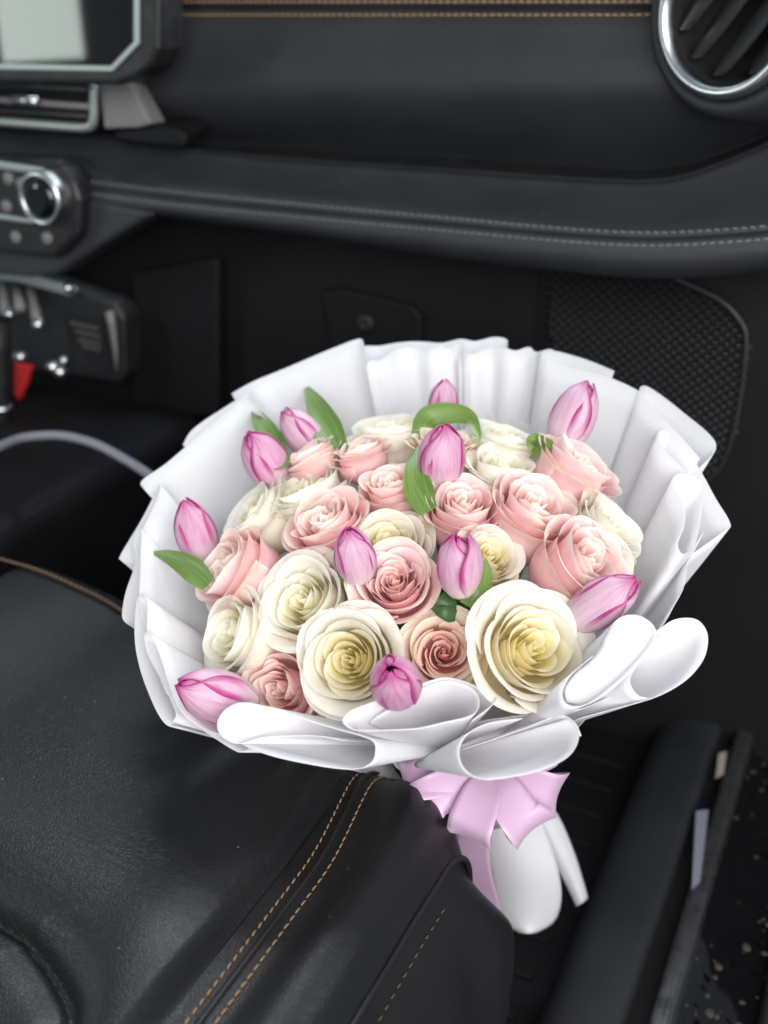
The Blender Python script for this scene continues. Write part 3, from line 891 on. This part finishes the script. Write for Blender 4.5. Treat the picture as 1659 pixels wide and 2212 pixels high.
cone_sheet('pleat', [(372, 1560, .004), (380, 1545, .006), (372, 1520, .008), (352, 1476, .012), (326, 1428, .016), (315, 1400, .020), (311, 1374, .024), (316, 1366, .027), (328, 1376, .029), (344, 1412, .029), (364, 1476, .028), (384, 1526, .026), (410, 1557, .022), (450, 1580, .016)], n=110, bulge=.006)
cone_sheet('side_panel', [(384, 1540, .010), (412, 1560, .010), (460, 1592, .010), (505, 1620, .010), (522, 1624, .012), (545, 1612, .006)], APEX)
# front rolls
FL = .55
cone_sheet('rolled_fold', [(740, 1600, .0), (700, 1592, .004), (666, 1589, .006), (600, 1590, .008), (560, 1594, .010), (518, 1606, .014), (494, 1601, .016), (474, 1585, .018), (469, 1562, .020), (481, 1538, .020), (507, 1521, .018), (540, 1519, .016), (603, 1535, .014), (666, 1557, .014), (730, 1576, .016), (780, 1590, .018), (806, 1602, .020), (811, 1622, .022), (804, 1645, .024), (778, 1660, .025), (740, 1661, .025), (687, 1654, .024), (603, 1637, .022), (550, 1620, .018), (515, 1604, .012)], APEX_M, n=170, flat=FL)
cone_sheet('rolled_fold', [(797, 1563, 0.018), (812, 1549, 0.022), (835, 1535, 0.024), (870, 1510, 0.024), (915, 1486, 0.024), (956, 1472, 0.024), (990, 1474, 0.026), (1020, 1488, 0.028), (1034, 1508, 0.030), (1032, 1532, 0.034), (1012, 1548, 0.036), (960, 1560, 0.038), (901, 1573, 0.040), (820, 1577, 0.040), (768, 1577, 0.040), (748, 1568, 0.040), (740, 1556, 0.039), (756, 1537, 0.036), (806, 1516, 0.032), (860, 1497, 0.028), (903, 1480, 0.025), (956, 1464, 0.022), (997, 1470, 0.020), (1040, 1487, 0.020), (1073, 1504, 0.022), (1062, 1524, 0.028), (1020, 1556, 0.032)], APEX_L, n=190, flat=FL)
cone_sheet('rolled_fold', [(1256, 1590, -.006), (1246, 1566, -.002), (1232, 1552, .004), (1214, 1546, .008), (1184, 1553, .010), (1143, 1571, .010), (1124, 1577, .010), (1083, 1592, .012), (1040, 1606, .012), (1000, 1618, .010)], APEX_K, n=70, flat=FL)
cone_sheet('rolled_fold', [(1130, 1552, .004), (1090, 1556, .010), (1050, 1564, .018), (1015, 1582, .024), (997, 1604, .028), (992, 1630, .030), (1000, 1656, .032), (1022, 1676, .034), (1056, 1684, .036), (1129, 1674, .034), (1190, 1656, .030), (1232, 1630, .024), (1250, 1597, .016), (1246, 1572, .010), (1228, 1552, .006)], APEX_K, n=120, flat=FL)
cone_sheet('side_panel', [(980, 1580, -.004), (1040, 1558, -.002), (1090, 1550, .0), (1150, 1542, .002), (1220, 1533, .004), (1260, 1530, .004), (1330, 1500, .0)], APEX)
cone_sheet('rolled_fold', [(1252, 1552, -.010), (1330, 1530, -.006), (1398, 1511, .0), (1380, 1503, .004), (1364, 1484, .008), (1362, 1462, .010), (1376, 1436, .010), (1400, 1396, .006), (1425, 1362, .002), (1450, 1342, -.002), (1480, 1335, -.004), (1508, 1340, -.006), (1526, 1362, -.006), (1529, 1390, -.004), (1519, 1425, .0), (1490, 1462, .003), (1450, 1490, .004), (1405, 1510, .004), (1370, 1519, .0)], APEX, n=150, flat=FL)
cone_sheet('rolled_fold', [(1500, 1440, -.012), (1497, 1400, -.014), (1490, 1358, -.016), (1440, 1368, -.012), (1415, 1380, -.008)], APEX, n=60, flat=FL)
cone_sheet('rolled_fold', [(1290, 1440, 0.026), (1300, 1405, 0.030), (1310, 1370, 0.036), (1330, 1342, 0.042), (1352, 1330, 0.044), (1378, 1330, 0.044), (1405, 1344, 0.044), (1418, 1366, 0.045), (1412, 1388, 0.047), (1390, 1420, 0.050), (1352, 1462, 0.053), (1300, 1505, 0.055), (1262, 1523, 0.056), (1236, 1526, 0.056), (1218, 1514, 0.056), (1216, 1490, 0.054), (1232, 1460, 0.050), (1262, 1432, 0.044), (1282, 1416, 0.038)], APEX, n=140, flat=FL)
# the soft closed front of the right-hand roll
def puff(name, ea, eb, off, bulge, n=44, m=14):
    cx, cy_ = np.mean([p[0] for p in ea + eb]), np.mean([p[1] for p in ea + eb])
    d0 = rim_depth(cx, cy_)
    A_, B_ = spline(ea, n), spline(eb, n)
    V = []
    for j in range(m):
        t = j / (m - 1)
        for i in range(n):
            x, y = A_[i] * (1 - t) + B_[i] * t
            d = .45 * rim_depth(x, y) + .55 * d0 - off - bulge * math.sqrt(max(math.sin(math.pi * t), 0)) * math.sqrt(max(math.sin(math.pi * i / (n - 1)), 0))
            V.append(D(x, y, d))
    return child(solid(mesh_obj(name, V, grid_faces(n, m), M['paper']), .0004), wrap)


puff('rolled_fold', [(1352, 1331), (1326, 1345), (1307, 1376), (1296, 1402), (1276, 1428), (1242, 1456), (1220, 1488), (1224, 1516)],
     [(1352, 1331), (1384, 1331), (1414, 1356), (1404, 1394), (1362, 1452), (1304, 1500), (1262, 1520), (1224, 1516)], .054, .004)
# inner bowl so that nothing shows through between the sheets
bowl = []
for j, (rr, h) in enumerate(((1.0, -.040), (.86, -.075), (.62, -.125), (.40, -.17), (.22, -.20))):
    s = j / 4
    c = CB * (1 - s) + (NECK + NB * .19) * s
    bowl.append([c + NB * h + rr * (.150 + .035 * math.sin(a)) * (math.cos(a) * E1 + math.sin(a) * E2) for a in np.linspace(0, 2 * math.pi, 48)])
loft('inner_liner', bowl, M['paper'], wrap)


# ------------------------------------------------------------------ paper tail and ribbon
def pd(x, y, d): return D(x, y, d)
TAIL = [((985, 1660, .86), (1035, 1660, .86)), ]
ruled('tail_flap', [pd(1010, 1690, .87), pd(1036, 1790, .90), pd(1056, 1880, .93), pd(1070, 1950, .955), pd(1092, 1994, .965), pd(1122, 2014, .965)],
      [pd(1130, 1690, .87), pd(1178, 1790, .90), pd(1206, 1880, .92), pd(1212, 1945, .945), pd(1196, 1992, .965), pd(1160, 2014, .965)], M['paper'], wrap, 40, 14, sag=-ray(1120, 1850) * .014)
ruled('tail_flap', [pd(1090, 1690, .885), pd(1140, 1770, .91), pd(1190, 1850, .94), pd(1225, 1915, .965), pd(1245, 1958, .98)],
      [pd(1150, 1690, .89), pd(1205, 1760, .915), pd(1240, 1840, .94), pd(1262, 1910, .965), pd(1270, 1940, .98)], M['paper'], wrap, 40, 12, sag=-ray(1200, 1850) * .012)
ruled('tail_flap', [pd(1000, 1690, .90), pd(1020, 1800, .93), pd(1050, 1900, .97), pd(1090, 1985, 1.0)],
      [pd(1120, 1690, .91), pd(1170, 1800, .95), pd(1190, 1900, .98), pd(1190, 1970, 1.0)], M['paper'], wrap, 30, 10)
for o in wrap.children:
    if o.name.startswith('tail_flap'): solid(o, .0007)
# gathered neck
tube('neck', [NECK + NB * .06, NECK, NECK - NB * .03, NECK - NB * .06 + np.array([.02, .02, 0])], [.055, .034, .030, .036], M['paper'], wrap, 28)

BC = D(1058, 1668, .775)
bow = thing('ribbon_bow', 'lilac pink satin ribbon bow tied below the white paper', 'ribbon', tuple(BC))
VT = unit(CAM - BC)                                   # towards the viewer
VU = unit(np.cross(VT, RGT)); VU = VU if VU[2] > 0 else -VU


def ribbon_strip(name, path, width, wdir, n=44, m=9, cup=.10):
    c = spline(path, n)
    t = np.gradient(c, axis=0); t /= np.linalg.norm(t, axis=1)[:, None]
    V = []
    for i in range(n):
        w = np.interp(i / (n - 1), np.linspace(0, 1, len(width)), width)
        wd = wdir(i / (n - 1)) if callable(wdir) else np.array(wdir)
        wd = unit(wd - t[i] * wd.dot(t[i])); nn = np.cross(t[i], wd)
        for k in range(m):
            u = -1 + 2 * k / (m - 1)
            V.append(c[i] + wd * w * .5 * u + nn * w * cup * .5 * (u * u - .5) * math.sin(math.pi * i / (n - 1)))
    return solid(child(mesh_obj(name, V, grid_faces(m, n), M['ribbon']), bow), .0004)


def loop(ang, L, W, depth, twist=.25, fwd=.0):
    d = RGT * math.cos(R(ang)) + VU * math.sin(R(ang)); side = np.cross(VT, d)
    path = [BC + VT * fwd, BC + d * L * .35 + VT * (depth * .75 + fwd), BC + d * L * .80 + VT * (depth + fwd), BC + d * L + VT * (depth * .45 + fwd) + side * W * .08,
            BC + d * L * .92 + VT * (-depth * .25 + fwd), BC + d * L * .55 - VT * depth * .5, BC - VT * depth * .35]
    ribbon_strip('loop', path, [.016, .028, W * .95, W, W * .92, W * .7, .018], lambda s: side + VT * twist * .6 * math.sin(math.pi * s))


loop(186, .064, .034, .024, .9)
loop(-158, .054, .034, .024, -.8, .004)
loop(-112, .048, .036, .026, .8, .012)
loop(-56, .050, .036, .028, -1.0, .010)
loop(-20, .052, .034, .024, .9, .002)
loop(20, .046, .030, .018, -.6, -.006)
ribbon_strip('knot', [BC - RGT * .016 - VT * .004, BC - RGT * .008 + VT * .014, BC + RGT * .008 + VT * .015, BC + RGT * .016 - VT * .004], [.022, .024, .024, .022], VU, 20)
ribbon_strip('ribbon_tail', [BC, D(1030, 1740, .80), D(1022, 1850, .845), D(1045, 1950, .875), D(1078, 2040, .90)], [.016, .026, .028, .026, .018], lambda s: RGT + VT * .5 * math.sin(4 * s), 50)
ribbon_strip('ribbon_tail', [BC, D(1010, 1730, .81), D(990, 1800, .85), D(992, 1900, .89)], [.016, .028, .030, .030], lambda s: RGT - VT * .4, 40)


# ------------------------------------------------------------------ roses
def petal_mesh(name, parent, mat, rs, th, rho, zt, w, lean, curl, layer, rb, ruf, spin, nu=13, nv=12, notch=.15, pinch=0.0, point=.0):
    u = np.linspace(-1, 1, nu)[None, :]; v = np.linspace(0, 1, nv)[:, None] ** .8
    au = np.abs(u)
    ph = rs.uniform(0, 6.28, 6); fr = rs.uniform(1.6, 4.2, 6)
    vv_ = v * (1 - notch * au ** 2.4 + point * (1 - au) ** 2 + .008 * np.sin(u * 6 + ph[4]) + .004 * np.sin(u * 11 + ph[5]))
    a = w * (.60 + .40 * np.sin(np.clip(vv_ / .6, 0, 1) * math.pi / 2))
    ang = th + u * a
    s = np.sin(np.clip(vv_ / .66, 0, 1) * math.pi / 2) ** .75
    r = rb + (rho - rb) * s
    k = np.clip((vv_ - .50) / .50, 0, 1.1)
    wav = np.sin(u * fr[0] + ph[0]) * .6 + np.sin(u * fr[1] * 1.9 + ph[1]) * .4
    wav2 = np.sin(u * fr[2] + ph[2]) * .6 + np.sin(u * fr[3] * 2.1 + ph[3]) * .4
    ce = curl * (.55 + .75 * au ** 2)
    kc = np.clip((vv_ - .72) / .28, 0, 1.1)
    r = r + lean * k ** 1.6 - .03 * rho * np.sin(math.pi * np.clip((vv_ - .5) / .4, 0, 1)) + ce * kc ** 2 + ruf * wav * k ** 1.5
    r = r * (1 + spin * u) + pinch * k * (1 - au ** 1.5)
    z = zt * vv_ - np.abs(ce) * .85 * kc ** 3 + ruf * .8 * wav2 * k ** 2
    x, y = r * np.cos(ang), r * np.sin(ang)
    V = np.stack([x, y, np.broadcast_to(z, x.shape)], -1).reshape(-1, 3)
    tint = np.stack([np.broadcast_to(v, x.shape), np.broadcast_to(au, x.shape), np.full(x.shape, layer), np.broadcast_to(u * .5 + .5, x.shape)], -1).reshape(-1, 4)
    return mesh_obj(name, V, grid_faces(nu, nv), mat, parent, tint=tint)


def frame_from(axis, spin=0.0):
    q = Vector(axis).to_track_quat('Z', 'Y')
    return q @ Matrix.Rotation(spin, 3, 'Z').to_quaternion()


NROSE = tilt_n(8, 3)
def rose(px, py, rpx, kind, label, seed, face=(0, 0), lift=0.0, n=None, open_=1.0, cup=1.5, ell=1.0):
    """(px, py) = centre of the swirl; rpx = radius of the head in picture units; face = extra lean right / towards viewer"""
    rs = np.random.RandomState(seed)
    P, d, q = dome(px, py)
    P = D(px, py, d - lift)
    Rr = rpx / F * d
    Rr *= 1.10
    axis = unit(NROSE + .95 * q + RGT * face[0] + TOW * face[1])
    H = Rr * cup
    root = thing('rose', label, 'rose', tuple(P - axis * H * .93), 'roses in the bouquet')
    root.rotation_mode = 'QUATERNION'
    root.rotation_quaternion = frame_from(axis, rs.uniform(0, 6.28))
    mat = M[kind]
    pinky = kind in ('pink', 'peach')
    n_in, n_out = (19, 6) if pinky else (15, 6)
    th = 0
    for i in range(n_in):
        tt = i / (n_in - 1); t = tt * .6
        th += R(137.5) + rs.uniform(-.3, .3)
        rho = Rr * (.03 + .56 * tt ** 1.08)
        w = R(100 - 30 * tt) if not pinky else R(84 - 24 * tt + rs.uniform(-14, 12))
        zt = H * (.945 + .035 * tt - (.02 if i > 2 else 0) + rs.uniform(-.014, .014) * (2.2 if pinky else 1))
        lean = Rr * (-.02 + .10 * tt + rs.uniform(-.03, .03) * (1 if pinky else .7 * tt))
        curl = Rr * (.012 + .075 * tt) * rs.uniform(.5, 1.5)
        ruf = Rr * ((.055 if pinky else .022) * (.3 + .8 * tt))
        sp = .10 + .25 * (1 - tt)
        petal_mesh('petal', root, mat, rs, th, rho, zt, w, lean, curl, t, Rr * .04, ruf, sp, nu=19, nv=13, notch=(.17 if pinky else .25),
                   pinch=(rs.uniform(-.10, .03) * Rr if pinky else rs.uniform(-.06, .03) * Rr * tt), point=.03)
    for i in range(n_out):
        tt = i / (n_out - 1); t = .66 + .34 * tt
        th += R(137.5) + rs.uniform(-.2, .2)
        rho = Rr * (.64 + .19 * tt)
        w = R(82 - 14 * tt)
        zt = H * (1.04 - .04 * tt + rs.uniform(-.05, .03) - (.10 * rs.rand() if i >= n_out - 2 else 0))
        lean = Rr * (.03 + .09 * tt * open_)
        curl = Rr * (.08 + .17 * tt * open_) * rs.uniform(.6, 1.4)
        ruf = Rr * (.034 if pinky else .026)
        petal_mesh('petal', root, mat, rs, th, rho, zt, w, lean, curl, t, Rr * .26, ruf, .04, nu=23, nv=18, notch=.19, pinch=Rr * .04, point=.03)
    g0 = rs.uniform(0, 6.28)
    for i in range(4):
        petal_mesh('petal', root, mat, rs, g0 + i * R(90) + rs.uniform(-.3, .3), Rr * rs.uniform(.85, .95), H * rs.uniform(.76, .90), R(64), Rr * .14, Rr * .15 * rs.uniform(.6, 1.5), 1.0,
                   Rr * .34, Rr * .02, .03, nu=25, nv=18, notch=.17, pinch=Rr * .03, point=.05)
    # stem down to the neck, in the rose's own space
    inv = Matrix.LocRotScale(root.location, root.rotation_quaternion, None).inverted()
    c = inv @ Vector(NECK + NB * .05 + unit(P - CB) * .012)
    path = spline([(0, 0, .004), (0, 0, -.02), tuple(c * .5 + Vector((0, 0, -.02))), tuple(c)], 12)
    v, f = tube_geo(path, [.009] + [.0032] * 11, 8)
    mesh_obj('stem', v, f, M['stem'], root)
    return root


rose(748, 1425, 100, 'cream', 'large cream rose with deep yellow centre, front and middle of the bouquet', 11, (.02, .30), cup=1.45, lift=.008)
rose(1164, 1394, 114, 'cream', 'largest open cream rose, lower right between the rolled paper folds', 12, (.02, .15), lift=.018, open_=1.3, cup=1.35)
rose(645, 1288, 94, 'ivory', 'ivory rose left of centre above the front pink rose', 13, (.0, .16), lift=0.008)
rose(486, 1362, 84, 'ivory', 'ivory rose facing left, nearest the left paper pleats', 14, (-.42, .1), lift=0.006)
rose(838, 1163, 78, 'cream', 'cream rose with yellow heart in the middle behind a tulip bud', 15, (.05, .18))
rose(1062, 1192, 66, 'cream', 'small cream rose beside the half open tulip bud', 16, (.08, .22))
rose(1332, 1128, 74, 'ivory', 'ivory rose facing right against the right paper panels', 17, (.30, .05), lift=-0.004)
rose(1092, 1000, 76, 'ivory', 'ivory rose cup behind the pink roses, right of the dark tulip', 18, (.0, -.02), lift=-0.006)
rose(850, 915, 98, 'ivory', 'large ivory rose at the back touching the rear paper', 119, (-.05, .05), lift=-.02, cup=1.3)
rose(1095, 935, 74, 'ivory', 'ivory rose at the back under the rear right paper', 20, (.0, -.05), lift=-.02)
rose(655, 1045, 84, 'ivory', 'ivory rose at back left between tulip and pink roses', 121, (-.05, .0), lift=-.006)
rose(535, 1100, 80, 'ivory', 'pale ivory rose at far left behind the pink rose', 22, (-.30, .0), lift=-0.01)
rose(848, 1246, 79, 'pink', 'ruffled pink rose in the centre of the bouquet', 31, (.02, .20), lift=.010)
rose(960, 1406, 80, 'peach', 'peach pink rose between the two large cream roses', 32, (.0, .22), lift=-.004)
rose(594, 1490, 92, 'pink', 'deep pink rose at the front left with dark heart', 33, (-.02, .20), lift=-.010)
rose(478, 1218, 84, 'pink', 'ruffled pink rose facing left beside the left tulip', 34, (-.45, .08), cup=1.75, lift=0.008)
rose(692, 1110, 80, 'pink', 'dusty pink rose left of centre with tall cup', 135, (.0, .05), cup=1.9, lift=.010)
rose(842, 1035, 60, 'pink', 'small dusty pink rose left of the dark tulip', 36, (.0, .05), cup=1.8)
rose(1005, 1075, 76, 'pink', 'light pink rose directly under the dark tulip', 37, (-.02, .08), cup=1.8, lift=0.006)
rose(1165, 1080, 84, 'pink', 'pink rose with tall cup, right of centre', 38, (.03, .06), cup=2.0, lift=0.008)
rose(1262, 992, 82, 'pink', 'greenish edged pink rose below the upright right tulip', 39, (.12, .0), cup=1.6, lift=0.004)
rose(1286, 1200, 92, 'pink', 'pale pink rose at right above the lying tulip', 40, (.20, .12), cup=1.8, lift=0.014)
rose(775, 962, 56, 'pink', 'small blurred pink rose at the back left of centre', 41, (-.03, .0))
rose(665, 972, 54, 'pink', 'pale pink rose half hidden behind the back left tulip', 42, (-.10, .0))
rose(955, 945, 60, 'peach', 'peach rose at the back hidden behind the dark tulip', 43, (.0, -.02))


# ------------------------------------------------------------------ tulips
def tulip(tip, base, wpx, label, seed, dt=.0, lift=.0, opened=0, fat=1.0, tone=.5):
    """tip / base = picture positions of the bud ends; dt = how much nearer the tip is"""
    rs = np.random.RandomState(seed)
    mx_, my_ = (tip[0] + base[0]) / 2, (tip[1] + base[1]) / 2
    _, d, q = dome(mx_, my_)
    d -= lift
    A, B = D(base[0], base[1], d + dt * .5), D(tip[0], tip[1], d - dt * .5)
    L = np.linalg.norm(B - A); axis = unit(B - A)
    W = wpx / F * d * .5
    root = thing('tulip', label, 'tulip', tuple(A), 'tulips in the bouquet')
    root.rotation_mode = 'QUATERNION'; root.rotation_quaternion = frame_from(axis, rs.uniform(0, 6.28))
    nu, nv = 17, 18
    for i in range(6):
        inner = i < 3
        th = R(120 * i + (60 if not inner else 0)) + rs.uniform(-.12, .12)
        u = np.linspace(-1, 1, nu)[None, :]; v = np.linspace(0, 1, nv)[:, None]
        au = np.abs(u)
        prof = np.sin(math.pi * np.clip(.10 + .80 * v, 0, 1) ** .88) ** .72
        prof = prof * (1 - .06 * v) + .0
        closing = 1 - .55 * np.clip((v - .75) / .25, 0, 1) ** 2
        r = W * fat * (.97 if inner else 1.03) * prof * closing
        w = R(64) * (1 - .80 * np.clip((v - .45) / .55, 0, 1) ** 2.4) * (.75 + .25 * np.clip(v / .3, 0, 1))
        w = w * (1.30 - .15 * inner)
        ang = th + u * w
        r = r * (1 + .10 * (1 - au ** 2) * v * 0 + .05 * au ** 3 * (1 if not inner else -1)) + W * .03 * np.sin(u * 3 + rs.uniform(0, 6)) * v
        if opened and i == 5: r = r + W * .55 * v ** 1.3 * (1 - .3 * v)
        z = L * (v * (1.02 - .03 * inner + rs.uniform(-.02, .02)))
        x, y = r * np.cos(ang), r * np.sin(ang)
        V = np.stack([x, y, np.broadcast_to(z, x.shape)], -1).reshape(-1, 3)
        tint = np.stack([np.broadcast_to(v, x.shape), np.broadcast_to(au, x.shape), np.full(x.shape, 0 if inner else 1.0), np.broadcast_to(u * .5 + .5, x.shape)], -1).reshape(-1, 4)
        po = mesh_obj('petal', V, grid_faces(nu, nv), M['tulip'], root, tint=tint)
        po.color = (min(max(tone + rs.uniform(-.12, .12), 0), 1), 0, 0, 1)
        solid(po, .0008)
    inv = Matrix.LocRotScale(root.location, root.rotation_quaternion, None).inverted()
    c = inv @ Vector(NECK + NB * .06)
    v, f = tube_geo(spline([(0, 0, .004), tuple(inv @ Vector(A + unit(A - CAM) * .028)), tuple(inv @ Vector(A * .6 + NECK * .4 + unit(A - CAM) * .03)), tuple(c)], 14), [.006] + [.004] * 13, 10)
    mesh_obj('stem', v, f, M['stem'], root)
    return root


tulip((536, 938), (606, 1046), 92, 'bright pink tulip bud at upper left in front of a leaf', 51, .016, .010, tone=0.85)
tulip((614, 888), (692, 985), 78, 'pale pink tulip bud at the back left behind the bright one', 52, .0, -.012, tone=0.2)
tulip((962, 822), (952, 915), 62, 'blurred pink tulip bud at the very back by the rear paper', 53, .0, -.012, tone=0.5)
tulip((958, 920), (950, 1044), 100, 'mauve tulip bud with dark crimson tip at the top centre', 54, .020, .022, tone=0.75)
tulip((1272, 830), (1208, 968), 94, 'tall pale pink tulip bud standing at the upper right', 55, .008, .008, tone=0.15)
tulip((398, 1082), (446, 1214), 84, 'pink tulip bud leaning on the left paper pleats', 56, .010, .006, tone=0.7)
tulip((752, 1143), (778, 1252), 86, 'small mauve tulip bud in the middle left of the central pink rose', 57, .024, .026, tone=0.35)
tulip((984, 1158), (996, 1282), 90, 'half open mauve tulip bud right of the central pink rose', 58, .020, .030, opened=1, tone=0.6)
tulip((1374, 1252), (1236, 1344), 98, 'pale mauve tulip bud lying to the right over the paper', 59, .030, .022, tone=0.05)
tulip((843, 1444), (864, 1500), 108, 'tulip bud seen tip on between the front cream and peach roses', 60, .050, .034, tone=0.9)
tulip((386, 1480), (545, 1524), 112, 'magenta edged tulip bud lying to the left at the front', 61, .030, .022, tone=0.4)


# ------------------------------------------------------------------ leaves
def leaf(name, pts, width, label, mat='leaf', fold=.25, group='leaves in the bouquet', tipw=.08, twist=(0, 0, 0)):
    """pts: centre line (x, y, offset from dome towards viewer), base first"""
    P = []
    for x, y, o in pts:
        _, d, _q = dome(x, y); P.append(D(x, y, d - o))
    c = spline(P, 26)
    t = np.gradient(c, axis=0); t /= np.linalg.norm(t, axis=1)[:, None]
    V, tint = [], []
    nu = 9
    for i in range(26):
        s = i / 25
        wv = width * .5 * (min(1, .6 + 1.6 * s) * (1 - s ** 1.7) + .004)
        view = unit(CAM - c[i] + np.array(twist) * s)
        side = unit(np.cross(t[i], view)); nn = np.cross(side, t[i])
        for k in range(nu):
            u = -1 + 2 * k / (nu - 1)
            V.append(c[i] + side * wv * u + nn * fold * wv * (u * u - .4) )
            tint.append((s, abs(u), 1, u * .5 + .5))
    o = mesh_obj(name, V, grid_faces(nu, 26), M[mat], tint=tint)
    tag(o, label, 'leaf', group)
    return o


leaf('tulip_leaf', [(612, 1010, .004), (590, 960, .004), (562, 905, .002), (543, 858, .0)], .023, 'pointed green leaf behind the bright pink tulip at upper left', twist=(.3, 0, 0))
leaf('tulip_leaf', [(735, 985, -.008), (712, 935, -.008), (685, 880, -.008), (657, 828, -.008)], .027, 'pointed green leaf right of the pale back left tulip')
leaf('tulip_leaf', [(450, 1262, .006), (410, 1226, .010), (365, 1203, .012), (322, 1192, .014)], .021, 'slim green leaf lying on the left paper pleats')
leaf('tulip_leaf', [(905, 945, -.004), (925, 905, .0), (965, 893, .004), (1010, 900, .004), (1032, 935, .002), (1034, 962, .0)], .022, 'green leaf arching over behind the mauve top centre tulip')
leaf('tulip_leaf', [(925, 1105, .004), (905, 1060, .010), (897, 1010, .014), (903, 960, .010)], .024, 'broad green leaf left of the mauve top centre tulip')
leaf('tulip_leaf', [(1195, 985, .0), (1172, 968, .004), (1152, 952, .004), (1142, 975, .002)], .020, 'small green leaf left of the greenish edged pink rose')
leaf('tulip_leaf', [(1010, 1310, .004), (1030, 1280, .012), (1046, 1240, .012), (1050, 1205, .008)], .020, 'green leaf hugging the right side of the half open tulip')
leaf('rose_leaf', [(958, 1322, .004), (966, 1300, .008), (972, 1268, .006)], .016, 'dark green serrated rose leaf below the half open tulip', 'rose_leaf')
leaf('rose_leaf', [(985, 1330, .004), (958, 1324, .008), (930, 1314, .006)], .012, 'small dark rose leaf lying above the peach rose', 'rose_leaf')
leaf('tulip_leaf', [(775, 1262, .0), (748, 1240, .004), (728, 1208, .004)], .016, 'small green leaf tip left of the small mauve tulip')
